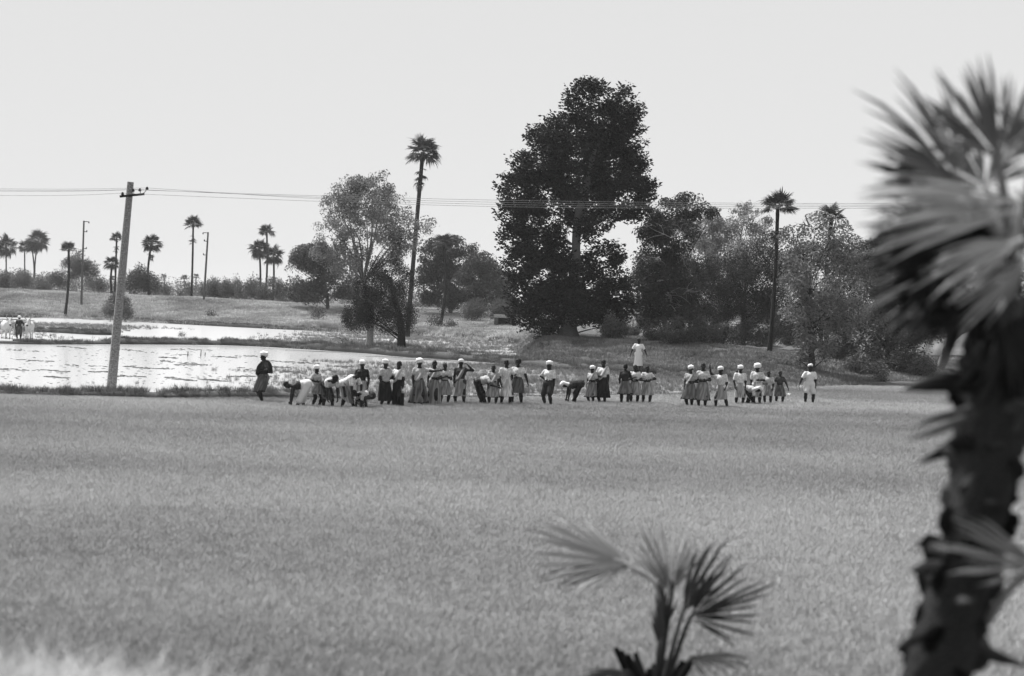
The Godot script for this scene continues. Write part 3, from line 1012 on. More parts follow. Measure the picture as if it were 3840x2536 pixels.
func palm(label: String, crown_px: Array, base_x: float, d: float, reach_px: float, look := {}) -> void:
	var per := d / FOCAL
	var top := at(crown_px[0], crown_px[1], d)
	var base := at(base_x, 1150, d)
	base.y = ground(base.x, d)
	var o := thing("fan_palm", label, "palm", base, 0.0, look.get("group", "fan palms across the plain"))
	var s: float = reach_px * per / 1.45
	var r := RandomNumberGenerator.new()
	r.seed = int(crown_px[0] * 7 + crown_px[1])
	var tr: float = look.get("trunk", 0.17)
	var t := top - base
	var m := M.new()
	var bow: float = look.get("bow", r.randf_range(-0.8, 0.8))
	var pts := []
	var radii := []
	for k in 25:
		var f := k / 24.0
		pts.append(Vector3(t.x * f, -0.1 + (t.y + 0.1) * f, t.z * f) + Vector3(sin(f * PI) * bow * clampf(t.y / 14.0, 0.0, 1.0), 0, 0))
		radii.append(tr * (lerpf(1.25, 0.85, pow(f, 0.4)) + (0.1 if k % 2 else 0.0) * 0.4))
	tube(m, pts, radii, 9, g(look.get("bark", 0.06)), 1.0, 0.08)
	put("trunk", m.mesh(), mats.dark_bark, o)
	var lopsided := r.randf_range(-0.4, 0.4)
	var n: int = int(look.get("leaves", 22) * 1.3)
	for k in n:
		var f := (k + 0.5) / n
		var el := lerpf(1.35, look.get("low", -0.6), pow(f, 0.85)) + r.randf_range(-0.15, 0.15)
		var az := k * 2.39996 + r.randf_range(-0.3, 0.3)
		var dir := Vector3(cos(az) * cos(el), sin(el), sin(az) * cos(el))
		dir = (dir + Vector3(look.get("lean", lopsided), 0, 0) * 0.5).normalized()
		var leaf := put("leaf", fan_meshes[r.randi() % fan_meshes.size()], mats.palm_leaf, o)
		var q := s * r.randf_range(0.85, 1.1)
		var up := (Vector3.UP + Vector3(r.randf_range(-0.5, 0.5), 0, r.randf_range(-0.5, 0.5)))
		leaf.transform = Transform3D(facing(dir, up).scaled(Vector3(q, q, q)), t + dir * q * 0.8)
	for k in look.get("dead", 0):
		var az: float = k * 2.39996
		var h: float = look.get("dead_at", 0.85)
		var dl := put("dead_leaf", fan_meshes[3], mats.palm_leaf, o)
		var q: float = s * 0.62 * r.randf_range(0.7, 1.1)
		var el := r.randf_range(-0.9, 0.5)
		var dir := Vector3(cos(az) * cos(el), sin(el), sin(az) * cos(el))
		dl.transform = Transform3D(facing(dir, Vector3.UP).scaled(Vector3(q, q, q)), t * (h + 0.045 * r.randf_range(-1, 1)) + dir * q * 0.35)


func make_palms() -> void:
	for k in 4:
		var r := RandomNumberGenerator.new()
		r.seed = 70 + k
		var m := M.new()
		fan(m, 1.0, [4.4, 4.0, 4.8, 3.2][k], [22, 20, 24, 12][k], [0.12, 0.25, 0.1, 0.35][k], [0.25, 0.4, 0.3, 0.7][k], [0.5, 0.6, 0.4, 1.2][k], 0.8 if k < 3 else 0.35, r, [0.07, 0.085, 0.06, 0.06][k])
		fan_meshes.append(m.mesh())
	palm("tall slender palm towering behind the pale forked tree, old leaves hanging under its crown", [1585, 575], 1530, 150, 62, {"trunk": 0.24, "leaves": 26, "dead": 16, "dead_at": 0.875, "low": -0.5, "lean": 0.35, "bark": 0.10})
	palm("short palm rising out of the thorn trees", [2917, 785], 2892, 94, 68, {"bark": 0.085, "bow": 0.12, "lean": 0.1, "trunk": 0.14, "leaves": 22, "low": -0.05, "dead": 16, "dead_at": 0.83})
	palm("palm showing only its crown above the bushy tree", [3120, 815], 3110, 105, 48, {"leaves": 18, "low": -0.1})
	palm("hazy palm at the picture's very edge", [22, 925], 18, 330, 44, {"leaves": 26, "low": -0.9, "bark": 0.1})
	palm("smaller hazy palm leading the clustered three", [92, 928], 96, 345, 26, {"leaves": 18, "low": -0.6, "bark": 0.1})
	palm("middle hazy palm almost hidden in its neighbour's crown", [118, 925], 118, 340, 30, {"leaves": 18, "low": -0.8, "bark": 0.1})
	palm("largest hazy palm of the clustered three, with drooping leaves", [142, 905], 134, 335, 42, {"leaves": 30, "low": -1.0, "bark": 0.1})
	palm("palm with a lone trunk standing on the open slope", [257, 938], 244, 191, 32, {"leaves": 16, "low": 0.0, "dead": 8, "dead_at": 0.86, "bark": 0.09})
	palm("thin palm just beside the main pole, a knot of dead leaves below its crown", [437, 897], 428, 240, 26, {"leaves": 16, "low": -0.2, "dead": 9, "dead_at": 0.84})
	palm("stubby palm growing low beside the main pole", [420, 990], 418, 215, 30, {"leaves": 20, "low": -0.9, "dead": 8, "dead_at": 0.6})
	palm("palm with a tiered crown growing from the dense dark bush", [568, 915], 558, 215, 36, {"leaves": 26, "low": -0.9, "dead": 14, "dead_at": 0.76})
	palm("slender tall far palm with a round crown and a dead skirt", [724, 842], 716, 232, 32, {"leaves": 20, "low": -0.25, "dead": 12, "dead_at": 0.80})
	palm("tallest of the cluster of three dark palms", [1000, 872], 972 + 20, 236, 32, {"leaves": 18, "low": -0.2, "dead": 12, "dead_at": 0.82})
	palm("dark palm with hanging leaves at the near side of its cluster", [972, 935], 972, 226, 38, {"leaves": 28, "low": -1.0})
	palm("drooping palm beside the tallest of the dark cluster", [1026, 962], 1020, 230, 40, {"leaves": 28, "low": -0.9})
	palm("short palm with its slim trunk before the grey trees", [1662, 915], 1652, 168, 40, {"leaves": 20, "low": -0.5, "trunk": 0.19, "bark": 0.07})
	palm("tiny far palm beside the dense dark bush", [613, 1037], 613, 420, 12, {"leaves": 14, "low": -0.3})
	palm("tiny far palm standing between two others", [690, 1043], 689, 430, 14, {"leaves": 14, "low": -0.4})
	palm("tiny far palm under the slender tall one", [735, 1038], 734, 425, 12, {"leaves": 14, "low": -0.3})


# ---- people
func make_shapes() -> void:
	head_shape = M.new()
	skin(head_shape, [[Vector3(0, 0.035, -0.015), Vector3(0, 0.045, 0.0), 0.085, 0.08], [Vector3(0, -0.02, 0.02), Vector3(0, -0.085, 0.052), 0.062, 0.036], [Vector3(-0.03, -0.06, 0.03), Vector3(0.03, -0.06, 0.03), 0.035, 0.035],
		[Vector3(0, 0.015, 0.082), Vector3(0, -0.03, 0.102), 0.010, 0.015, 0.012], [Vector3(-0.045, 0.028, 0.068), Vector3(0.045, 0.028, 0.068), 0.014, 0.014, 0.012], [Vector3(-0.018, -0.066, 0.082), Vector3(0.018, -0.066, 0.082), 0.009, 0.009, 0.006], [Vector3(-0.014, -0.080, 0.079), Vector3(0.014, -0.080, 0.079), 0.009, 0.009, 0.006],
		[Vector3(-0.084, 0.012, -0.012), Vector3(-0.086, -0.03, -0.004), 0.013, 0.009, 0.008], [Vector3(0.084, 0.012, -0.012), Vector3(0.086, -0.03, -0.004), 0.013, 0.009, 0.008], [Vector3(0, -0.04, -0.02), Vector3(0, -0.13, -0.03), 0.052, 0.05]], 0.03, 0.0085, g(1.0))
	for s in [-1.0, 1.0]:
		ball(head_shape, Transform3D(Basis().scaled(Vector3(0.014, 0.009, 0.008)), Vector3(s * 0.032, 0.008, 0.078)), g(4.0), 4, 6)
		ball(head_shape, Transform3D(Basis().scaled(Vector3(0.006, 0.006, 0.005)), Vector3(s * 0.032, 0.008, 0.084)), g(0.2), 4, 6)
	hand_shape = M.new()
	# the left hand: fingers along -y, the palm towards -x, the thumb towards +z
	var bones := [[Vector3(0, 0, 0), Vector3(0, -0.05, 0.0), 0.022, 0.02, 0.02], [Vector3(0, -0.04, -0.022), Vector3(0, -0.085, -0.026), 0.014, 0.011, 0.015], [Vector3(0, -0.04, 0.02), Vector3(0, -0.085, 0.026), 0.014, 0.011, 0.015], [Vector3(0, -0.05, 0.0), Vector3(0, -0.088, 0.0), 0.016, 0.012, 0.015]]
	for k in 4:
		var z: float = [0.029, 0.0095, -0.0095, -0.028][k]
		var l: float = [0.92, 1.05, 0.97, 0.75][k]
		var a := Vector3(0, -0.085, z)
		var b := a + Vector3(-0.012, -0.038 * l, z * 0.12)
		var c := b + Vector3(-0.022, -0.024 * l, z * 0.05)
		var e := c + Vector3(-0.02, -0.010 * l, 0.0)
		bones.append_array([[a, b, 0.0092, 0.0085, 0.003], [b, c, 0.0085, 0.0078, 0.003], [c, e, 0.0078, 0.0068, 0.003]])
	bones.append_array([[Vector3(0, -0.018, 0.018), Vector3(-0.012, -0.045, 0.046), 0.014, 0.0105, 0.006], [Vector3(-0.012, -0.045, 0.046), Vector3(-0.026, -0.075, 0.052), 0.010, 0.008, 0.003]])
	skin(hand_shape, bones, 0.01, 0.0055, g(1.0))


const ARMS := {
	"down": [Vector3(0.16, -1, 0.05), Vector3(0.04, -1, 0.2)], "slack": [Vector3(0.22, -1, -0.08), Vector3(-0.05, -0.9, 0.45)], "hip": [Vector3(0.75, -0.75, -0.15), Vector3(-0.85, -0.5, 0.3)],
	"fold": [Vector3(0.38, -0.95, 0.02), Vector3(-0.62, 0.0, 0.75)], "fold_high": [Vector3(0.35, -0.95, 0.12), Vector3(-0.7, 0.3, 0.62)], "elbow_out": [Vector3(0.75, -0.8, 0.0), Vector3(-0.75, -0.12, 0.6)], "raise": [Vector3(0.7, 0.35, 0.35), Vector3(0.12, 1, 0.05)],
	"brow": [Vector3(1, -0.06, 0.15), Vector3(-0.72, 0.72, 0.1)], "reach": [Vector3(0.45, -0.7, 0.55), Vector3(0.1, -0.25, 0.95)], "out": [Vector3(0.95, -0.15, 0.15), Vector3(0.95, 0.12, 0.15)], "hang": [Vector3(0.06, -1, 0.12), Vector3(-0.03, -1, 0.16)], "knee": [Vector3(0.1, -0.85, 0.5), Vector3(-0.1, -0.9, 0.1)], "side": [Vector3(0.5, -0.85, 0.1), Vector3(0.35, -0.9, 0.25)]}


func loft(m: M, centres: Array, rx: Array, rz: Array, xd: Vector3, zd: Vector3, tone: float, folds: float, pattern := 0.0, count := 11) -> void:
	var rings := []
	var ph := rng.randf() * TAU
	for k in centres.size():
		var f := float(k) / maxf(centres.size() - 1, 1)
		var ring := []
		for s in 33:
			var a := TAU * (s % 32) / 32.0
			var w := 1.0 + folds * f * (sin(a * count + ph) + 0.5 * sin(a * (count * 2 - 5) + ph * 2.0 + f * 2.0))
			var o: Vector3 = xd * cos(a) * rx[k] + zd * sin(a) * rz[k]
			var t := tone
			if pattern > 0.0:
				t *= 1.0 + pattern * (1.0 if fine.get_noise_3d(a * 9.0, f * 26.0, ph * 20.0) > 0.05 else -0.7)
			ring.append(m.vert(centres[k] + o * w, (xd * cos(a) / rx[k] + zd * sin(a) / rz[k] - (xd * -sin(a) + zd * cos(a)) * folds * f * 4.0 * cos(a * count + ph)).normalized(), g(t)))
		rings.append(ring)
	for k in range(1, rings.size()):
		for s in 32:
			m.quad(rings[k - 1][s], rings[k - 1][s + 1], rings[k][s + 1], rings[k][s])


func knee_of(hip: Vector3, ankle: Vector3, l1: float, l2: float, fwd: Vector3) -> Vector3:
	var v := ankle - hip
	var d := minf(v.length(), (l1 + l2) * 0.999)
	var u := v.normalized()
	var x := (l1 * l1 - l2 * l2 + d * d) / (2.0 * d)
	var y := sqrt(maxf(l1 * l1 - x * x, 0.0))
	return hip + u * x + (fwd - u * fwd.dot(u)).normalized() * y


func person(label: String, px: float, top: float, feet: float, s: Dictionary) -> Node3D:
	var lift: float = s.get("lift", 0.0)
	var where := flat(px, feet + 3.0, lift)
	var d := -where.z
	where.y = lift - (0.1 if lift == 0.0 else 0.0)
	var tall: float = s.get("tall", 0.0) * 1.06 if s.has("tall") else s.get("tall", clampf((feet + 3.0 - top) / FOCAL * d + 0.1 - (0.07 if s.get("head", "hair") == "turban" else 0.02), 1.4, 1.88))
	var o := thing("person", label, s.get("cat", "person"), where, deg_to_rad(s.get("yaw", 0.0)), s.get("group", "people in a row at the field's far edge"))
	var q := tall / 1.66
	var bend := deg_to_rad(s.get("bend", 0.0))
	var lean := deg_to_rad(s.get("lean", 0.0))
	var stance: float = s.get("stance", 0.12)
	var step: float = s.get("step", 0.05)
	var squat: float = s.get("squat", 0.0)
	var female: bool = s.get("bottom", "skirt") in ["skirt", "sari"]
	var tdir := Vector3(sin(lean), cos(bend), sin(bend)).normalized()
	var fdir := Vector3(0, -sin(bend), cos(bend))
	var side := fdir.cross(tdir).normalized() * -1.0
	if side.x < 0.0: side = -side
	var pel := Vector3(0, (0.87 - squat) * q, -0.2 * sin(bend))
	var waist := pel + tdir * 0.17 * q
	var chest := pel + tdir * 0.36 * q
	var neck := pel + tdir * 0.53 * q
	var hup := (tdir * (1.0 if bend < 0.3 else 0.8) + Vector3.UP * 0.4 + Vector3(0, 0, 0.1) * sin(bend)).normalized()
	var look := Basis(Vector3.UP, deg_to_rad(s.get("turn", 0.0))) * Vector3(0, -sin(bend) * 0.9, maxf(cos(bend), 0.15))
	var hz := (look - hup * look.dot(hup)).normalized()
	var hb := Basis(hup.cross(hz), hup, hz)
	var head := neck + hup * 0.155 * q + hz * 0.02
	var sw := (0.16 if female else 0.18) * q
	var m := M.new()
	var bones := [[pel + side * 0.07 * q, pel - side * 0.07 * q, 0.105 * q, 0.105 * q], [pel, waist, 0.115 * q, 0.10 * q], [waist, chest, 0.10 * q, 0.115 * q], [chest + side * 0.06 * q, chest - side * 0.06 * q, 0.10 * q, 0.10 * q], [chest + tdir * 0.11 * q + side * sw * 0.8, chest + tdir * 0.11 * q - side * sw * 0.8, 0.055 * q, 0.055 * q], [chest + tdir * 0.1 * q, neck + hup * 0.06 * q, 0.065 * q, 0.05 * q]]
	var ankles := []
	var knees := []
	var elbows := []
	var shoulders := []
	var wrists := []
	for k in 2:
		var sg := 1.0 if k == 0 else -1.0
		var hip := pel + side * sg * 0.085 * q + Vector3.DOWN * 0.03
		var ank := Vector3(sg * stance, 0.075 * q, step * sg + (0.02 if bend > 0.4 else 0.0))
		var knee := knee_of(hip, ank, 0.42 * q, 0.415 * q, Vector3(sg * 0.25, 0.1, 1.0))
		knees.append(knee)
		ankles.append(ank)
		bones.append_array([[hip, knee, 0.085 * q, 0.052 * q], [knee, knee.lerp(ank, 0.35), 0.05 * q, 0.052 * q], [knee.lerp(ank, 0.35), ank, 0.052 * q, 0.034 * q], [ank + Vector3(0, -0.04 * q, -0.03), ank + Vector3(sg * 0.03, -0.05 * q, 0.15 * q), 0.034 * q, 0.026 * q]])
		var arm: Array = ARMS[s.get("arm_l" if k == 0 else "arm_r", "down")]
		var sh := chest + tdir * 0.105 * q + side * sg * sw
		var ua: Vector3 = (arm[0] * Vector3(sg, 1, 1)).normalized()
		var fa: Vector3 = (arm[1] * Vector3(sg, 1, 1)).normalized()
		var el := sh + ua * 0.285 * q
		var wr := el + fa * 0.25 * q
		shoulders.append(sh); elbows.append(el); wrists.append(wr)
		bones.append_array([[sh, el, 0.046 * q, 0.036 * q], [el, wr, 0.038 * q, 0.024 * q]])
		var y := -fa
		var x := (side * sg - y * (side * sg).dot(y)).normalized()
		if x.length() < 0.5: x = Vector3.FORWARD.cross(y).normalized()
		var hand_b := Basis(x, y, x.cross(y) * sg)
		s["_hand%d" % k] = Transform3D(hand_b.scaled_local(Vector3.ONE * q), wr)
	var st: float = s.get("skin", 0.022)
	var broad: float = s.get("broad", 1.28)
	for bn in bones:
		bn[2] *= broad
		bn[3] *= broad
	skin(m, bones, 0.035, 0.022, g(st))
	m.add(head_shape, Transform3D(hb.scaled_local(Vector3.ONE * q), head), g(st))
	for k in 2:
		m.add(hand_shape, s["_hand%d" % k], g(st * 1.1))
	put("body", m.mesh(), mats.skin, o)
	# hair and headwear
	var hm := M.new()
	ball(hm, Transform3D(hb * Basis().scaled(Vector3(0.087, 0.088, 0.104) * q), head + hb * Vector3(0, 0.05, -0.022) * q), g(0.012), 8, 12, 0.08)
	if s.get("head", "hair") == "bun":
		ball(hm, Transform3D(hb * Basis().scaled(Vector3(0.05, 0.045, 0.045) * q), head + hb * Vector3(0, 0.0, -0.12) * q), g(0.012), 6, 8)
	if s.get("head", "hair") == "bushy":
		ball(hm, Transform3D(hb * Basis().scaled(Vector3(0.112, 0.105, 0.12) * q), head + hb * Vector3(0, 0.05, -0.045) * q), g(0.012), 8, 12, 0.2)
	put("hair", hm.mesh(), mats.skin, o)
	var kind: String = s.get("head", "hair")
	if kind in ["turban", "cloth", "cap"]:
		var w := M.new()
		var big: float = s.get("big", 1.12) * q
		var ht: float = s.get("head_tone", 0.66)
		var tilt := hb * Basis.from_euler(Vector3(-0.3, rng.randf_range(-0.4, 0.4), rng.randf_range(-0.25, 0.25)))
		var hc := head + hb * Vector3(0, 0.085, -0.015) * q
		ball(w, Transform3D(tilt * Basis().scaled(Vector3(0.1, 0.082 if kind == "turban" else 0.065 if kind == "cap" else 0.075, 0.108) * big), hc + tilt.y * 0.012), g(ht), 8, 14, 0.12)
		if kind == "turban":
			for k in 4:
				var rb := tilt * Basis.from_euler(Vector3([0.22, -0.2, 0.05, 0.35][k], 0, [0.2, -0.25, 0.3, -0.05][k]))
				var ring := []
				for e in 17:
					ring.append(hc + rb * Vector3(cos(TAU * e / 16.0) * 0.083, 0.02 * k - 0.026, sin(TAU * e / 16.0) * 0.094) * big)
				var rr := []
				rr.resize(17)
				rr.fill(0.029 * big)
				tube(w, ring, rr, 6, g(ht * (0.9 + 0.06 * k)))
			if s.get("tail", false):
				loft(w, [hc + hb * Vector3(0, -0.02, -0.08), hc + hb * Vector3(0.01, -0.12, -0.12), hc + hb * Vector3(0, -0.25, -0.12)], [0.05, 0.06, 0.07], [0.02, 0.02, 0.025], hb.x, hb.z, ht, 0.1)
		elif kind == "cloth":
			loft(w, [hc + hb * Vector3(0, 0.035, -0.03) * q, hc + hb * Vector3(0, -0.05, -0.045) * q, hc + hb * Vector3(0, -0.14, -0.05) * q, hc + hb * Vector3(0, -0.25, -0.045) * q], [0.085, 0.105, 0.10, 0.13], [0.085, 0.075, 0.07, 0.085], hb.x, hb.z, ht, 0.05)
		put({"turban": "turban", "cloth": "head_cloth", "cap": "cap"}[kind], w.mesh(), mats.cloth, o)
	# upper clothing
	var topk: String = s.get("top", "blouse")
	var tt: float = s.get("top_tone", 0.5)
	if topk != "bare":
		var c := M.new()
		var low := waist if topk == "blouse" else pel
		var sl: float = {"blouse": 0.5, "shirt": 0.72, "shawl": 0.62, "vest": 0.1}.get(topk, 0.5)
		var bb := [[low, waist, 0.128 * q, 0.116 * q], [waist, chest, 0.118 * q, 0.13 * q], [chest + side * 0.06 * q, chest - side * 0.06 * q, 0.117 * q, 0.117 * q], [chest + tdir * 0.1 * q + side * sw * 0.8, chest + tdir * 0.1 * q - side * sw * 0.8, 0.069 * q, 0.069 * q]]
		if topk != "blouse":
			bb.append([pel + side * 0.075 * q, pel - side * 0.075 * q, 0.122 * q, 0.122 * q])
		for k in 2:
			bb.append([shoulders[k], shoulders[k].lerp(elbows[k], sl), 0.06 * q, 0.058 * q])
		for bn in bb:
			bn[2] *= broad * 0.97
			bn[3] *= broad * 0.97
		skin(c, bb, 0.03, 0.022, g(tt), [Plane(-tdir, -(low - tdir * (0.0 if topk == "blouse" else 0.1) * q).dot(tdir)), Plane(hup, (neck + hup * 0.0).dot(hup))])
		for k in c.v.size():
			c.v[k] += c.n[k] * (0.012 * fine.get_noise_3dv(c.v[k] * Vector3(34, 14, 34) + where) + 0.008 * fine.get_noise_3dv(c.v[k] * 60.0))
			c.c[k] = g(tt * (1.0 + s.get("top_pat", 0.22) * (1.0 if fine.get_noise_3dv(c.v[k] * 30.0 + where * 3.0) > 0.1 else -0.6)))
		put({"blouse": "blouse", "shirt": "shirt", "shawl": "shawl", "vest": "vest"}[topk], c.mesh(), mats.cloth, o)
	# lower clothing
	var bk: String = s.get("bottom", "skirt")
	var bt: float = s.get("bottom_tone", 0.15)
	var hem: float = s.get("hem", 0.35) - 0.02
	var knee_mid: Vector3 = (knees[0] + knees[1]) * 0.5
	var ank_mid: Vector3 = (ankles[0] + ankles[1]) * 0.5
	if bk in ["skirt", "sari", "lungi"]:
		var c := M.new()
		var hipw := (0.165 if female else 0.15) * broad
		var flare: float = s.get("flare", 0.22 if female else 0.18) * broad * 1.05
		var low: Vector3 = knee_mid.lerp(ank_mid, clampf((knee_mid.y - hem) / maxf(knee_mid.y - ank_mid.y, 0.01), 0.0, 1.0))
		if hem > knee_mid.y: low = pel.lerp(knee_mid, clampf((pel.y - hem) / maxf(pel.y - knee_mid.y, 0.01), 0.0, 1.0))
		var spread: float = maxf(absf(knees[0].x - knees[1].x) * 0.5 + 0.075, 0.12)
		var cs := [waist.lerp(pel, 0.25), pel, pel.lerp(low, 0.33), pel.lerp(low, 0.66), low]
		if squat > 0.2: cs = [waist.lerp(pel, 0.25), pel, pel.lerp(knee_mid, 0.5), knee_mid, knee_mid.lerp(low, 0.8)]
		var hx := maxf(flare, minf(spread, 0.3))
		loft(c, cs, [0.13 * broad * q, hipw * q, lerpf(hipw, hx, 0.4) * q, lerpf(hipw, hx, 0.75) * q, hx * q], [0.12 * broad * q, 0.15 * broad * q, 0.155 * broad * q, 0.155 * broad * q, (0.145 + absf(step) * 0.8) * q], side, Vector3(0, 0, 1) if bend < 0.5 else (fdir + Vector3(0, 0, 1)).normalized(), bt, 0.055, s.get("pat", 0.4))
		if s.has("border"):
			loft(c, [low.lerp(pel, 0.1), low + Vector3.DOWN * 0.02], [hx * q * 1.03, hx * q * 1.06], [0.16 * q, (0.155 + absf(step) * 0.8) * q], side, Vector3(0, 0, 1), s.border, 0.05)
		put({"skirt": "skirt", "sari": "sari", "lungi": "waist_cloth"}[bk], c.mesh(), mats.cloth, o)
	else:
		var c := M.new()
		var bb := [[pel + side * 0.07 * q, pel - side * 0.07 * q, 0.125 * q, 0.125 * q], [pel, waist, 0.125 * q, 0.112 * q]]
		for k in 2:
			var sg := 1.0 if k == 0 else -1.0
			bb.append([pel + side * sg * 0.09 * q, knees[k].lerp(ankles[k], s.get("leg", -0.15)) if s.get("leg", -0.15) > 0.0 else (pel + side * sg * 0.09 * q).lerp(knees[k], 1.0 + s.get("leg", -0.15)), 0.105 * q, 0.085 * q])
		for bn in bb:
			bn[2] *= broad * 1.03
			bn[3] *= broad * 1.06
		skin(c, bb, 0.03, 0.024, g(bt))
		put("shorts" if bk == "shorts" else "loincloth", c.mesh(), mats.cloth, o)
	if bk == "sari" or s.get("drape", false):
		var c := M.new()
		var dt: float = s.get("drape_tone", bt)
		var p := [waist - side * 0.13 * q + fdir * 0.03, waist + fdir * 0.145 * q - side * 0.04, chest + fdir * 0.14 * q + side * 0.06 * q, chest + tdir * 0.13 * q + side * 0.1 * q + fdir * 0.06 * q, chest + tdir * 0.14 * q + side * 0.11 * q - fdir * 0.07 * q, chest + side * 0.08 * q - fdir * 0.15 * q, waist + side * 0.03 - fdir * 0.17 * q]
		tube(c, curve(p, 4), curve_f([0.07 * q, 0.13 * q, 0.12 * q, 0.09 * q, 0.09 * q, 0.12 * q, 0.13 * q], 4), 10, g(lerpf(dt, tt, 0.5) * 0.8), 0.5, 0.25)
		put("sari_drape", c.mesh(), mats.cloth, o)
	if s.has("holds"):
		bundle(o.transform * wrists[1 if s.holds == "right" else 0] + Vector3.DOWN * 0.1, 0.3, s.holds_label)
	return o


func bundle(where: Vector3, high: float, label: String) -> void:
	var b := thing("seedling_bundle", label, "seedlings", where + Vector3.DOWN * high * 0.4, 0.0, "bundles of rice seedlings")
	put("leaves", tuft(60, 0.05, high, 0.006, 61, 0.7), mats.grass, b).set_meta("kind", "stuff")
	var m := M.new()
	tube(m, [Vector3(0, -0.02, 0), Vector3(0, 0.06, 0)], [0.05, 0.045], 8, g(0.12))
	put("tie", m.mesh(), mats.cloth, b)


func make_people() -> void:
	make_shapes()
	person("lone woman standing apart by the flooded paddy, white turban, arms bent at her waist", 985, 1318, 1504, {"yaw": -62.0, "turn": -10.0, "head": "turban", "big": 1.15, "top": "blouse", "top_tone": 0.05, "bottom": "skirt", "bottom_tone": 0.095, "border": 0.02, "hem": 0.5, "flare": 0.22, "arm_l": "elbow_out", "arm_r": "elbow_out", "skin": 0.02, "drape": true, "drape_tone": 0.04, "stance": 0.15})
	person("dark man bent double at the row's start, his hips wrapped in white cloth", 1128, 1447, 1524, {"yaw": -75.0, "tall": 1.6, "bend": 98.0, "top": "bare", "bottom": "loincloth", "bottom_tone": 0.52, "leg": 0.4, "arm_l": "hang", "arm_r": "hang", "stance": 0.16, "step": 0.16, "skin": 0.025})
	person("woman in a grey shirt and white turban, upright among the first bent workers", 1182, 1368, 1520, {"yaw": 55.0, "head": "turban", "top": "shirt", "top_tone": 0.31, "bottom": "skirt", "bottom_tone": 0.227, "hem": 0.55, "arm_l": "fold", "arm_r": "elbow_out", "stance": 0.12})
	person("stooping worker with dark hair hanging forward, pale cloth on the back", 1228, 1430, 1525, {"yaw": 35.0, "tall": 1.62, "bend": 78.0, "top": "blouse", "top_tone": 0.42, "bottom": "lungi", "bottom_tone": 0.108, "hem": 0.5, "arm_l": "hang", "arm_r": "hang", "head": "bushy", "stance": 0.15})
	person("stooping man in a white shirt, leaning with one arm to his knee", 1302, 1400, 1526, {"yaw": 62.0, "tall": 1.64, "bend": 62.0, "top": "shirt", "top_tone": 0.55, "bottom": "lungi", "bottom_tone": 0.265, "hem": 0.42, "arm_l": "knee", "arm_r": "hang", "stance": 0.18, "step": 0.15})
	person("bare chested dark man in a white turban behind the stooping man in a white shirt", 1354, 1350, 1518, {"yaw": 8.0, "head": "turban", "top": "bare", "bottom": "lungi", "bottom_tone": 0.227, "hem": 0.45, "arm_l": "slack", "arm_r": "fold", "skin": 0.02})
	person("crouching worker low beside the bare chested man's legs", 1372, 1455, 1528, {"yaw": -55.0, "tall": 1.5, "bend": 88.0, "squat": 0.3, "top": "blouse", "top_tone": 0.33, "bottom": "lungi", "bottom_tone": 0.189, "hem": 0.3, "arm_l": "hang", "arm_r": "hang", "stance": 0.2})
	person("woman with white turban and long black skirt, turned to her companion", 1440, 1347, 1518, {"yaw": 48.0, "head": "turban", "top": "blouse", "top_tone": 0.34, "bottom": "sari", "bottom_tone": 0.022, "drape_tone": 0.38, "hem": 0.3, "flare": 0.24, "arm_l": "fold", "arm_r": "slack", "skin": 0.02})
	person("bareheaded woman in a white blouse and straight black skirt to the ankles", 1492, 1355, 1520, {"yaw": -28.0, "head": "bun", "top": "blouse", "top_tone": 0.55, "bottom": "skirt", "bottom_tone": 0.016, "hem": 0.1, "flare": 0.16, "arm_l": "down", "arm_r": "fold", "pat": 0.1, "drape": true, "drape_tone": 0.44, "holds": "left", "holds_label": "dark bundle of seedlings in the hand of the woman in a straight black skirt"})
	person("woman with large tilted white turban laying an arm on her neighbour", 1568, 1344, 1516, {"yaw": 8.0, "head": "turban", "big": 1.25, "tail": true, "top": "blouse", "top_tone": 0.38, "bottom": "sari", "bottom_tone": 0.113, "drape_tone": 0.36, "hem": 0.22, "flare": 0.26, "arm_l": "out", "arm_r": "slack", "pat": 0.6, "border": 0.02})
	person("woman in a pale patterned sari under her neighbour's outstretched arm", 1625, 1353, 1515, {"yaw": -15.0, "head": "bun", "top": "blouse", "top_tone": 0.38, "bottom": "sari", "bottom_tone": 0.189, "drape_tone": 0.34, "hem": 0.12, "arm_l": "fold", "arm_r": "slack", "pat": 0.45})
	person("girl with folded dark arms and short grey skirt beside the pale patterned sari", 1664, 1362, 1510, {"yaw": 20.0, "head": "hair", "top": "blouse", "top_tone": 0.38, "bottom": "skirt", "bottom_tone": 0.189, "hem": 0.45, "arm_l": "fold_high", "arm_r": "fold_high"})
	person("man shading his brow with a raised bent arm, white head cloth", 1724, 1351, 1509, {"yaw": -8.0, "head": "cloth", "top": "vest", "top_tone": 0.04, "bottom": "lungi", "bottom_tone": 0.246, "hem": 0.4, "arm_l": "brow", "arm_r": "slack", "stance": 0.17, "skin": 0.018, "drape": true, "drape_tone": 0.38})
	person("bent woman whose rounded dark skirt faces the gap in the row", 1806, 1430, 1510, {"yaw": 78.0, "tall": 1.6, "bend": 72.0, "top": "blouse", "top_tone": 0.36, "bottom": "skirt", "bottom_tone": 0.016, "hem": 0.25, "flare": 0.22, "arm_l": "reach", "arm_r": "reach", "pat": 0.3})
	person("dark haired woman in a grey sari behind the bent dark skirted woman", 1846, 1370, 1512, {"yaw": 5.0, "head": "hair", "top": "blouse", "top_tone": 0.33, "bottom": "sari", "bottom_tone": 0.227, "drape_tone": 0.34, "hem": 0.4, "arm_l": "slack", "arm_r": "slack", "border": 0.02})
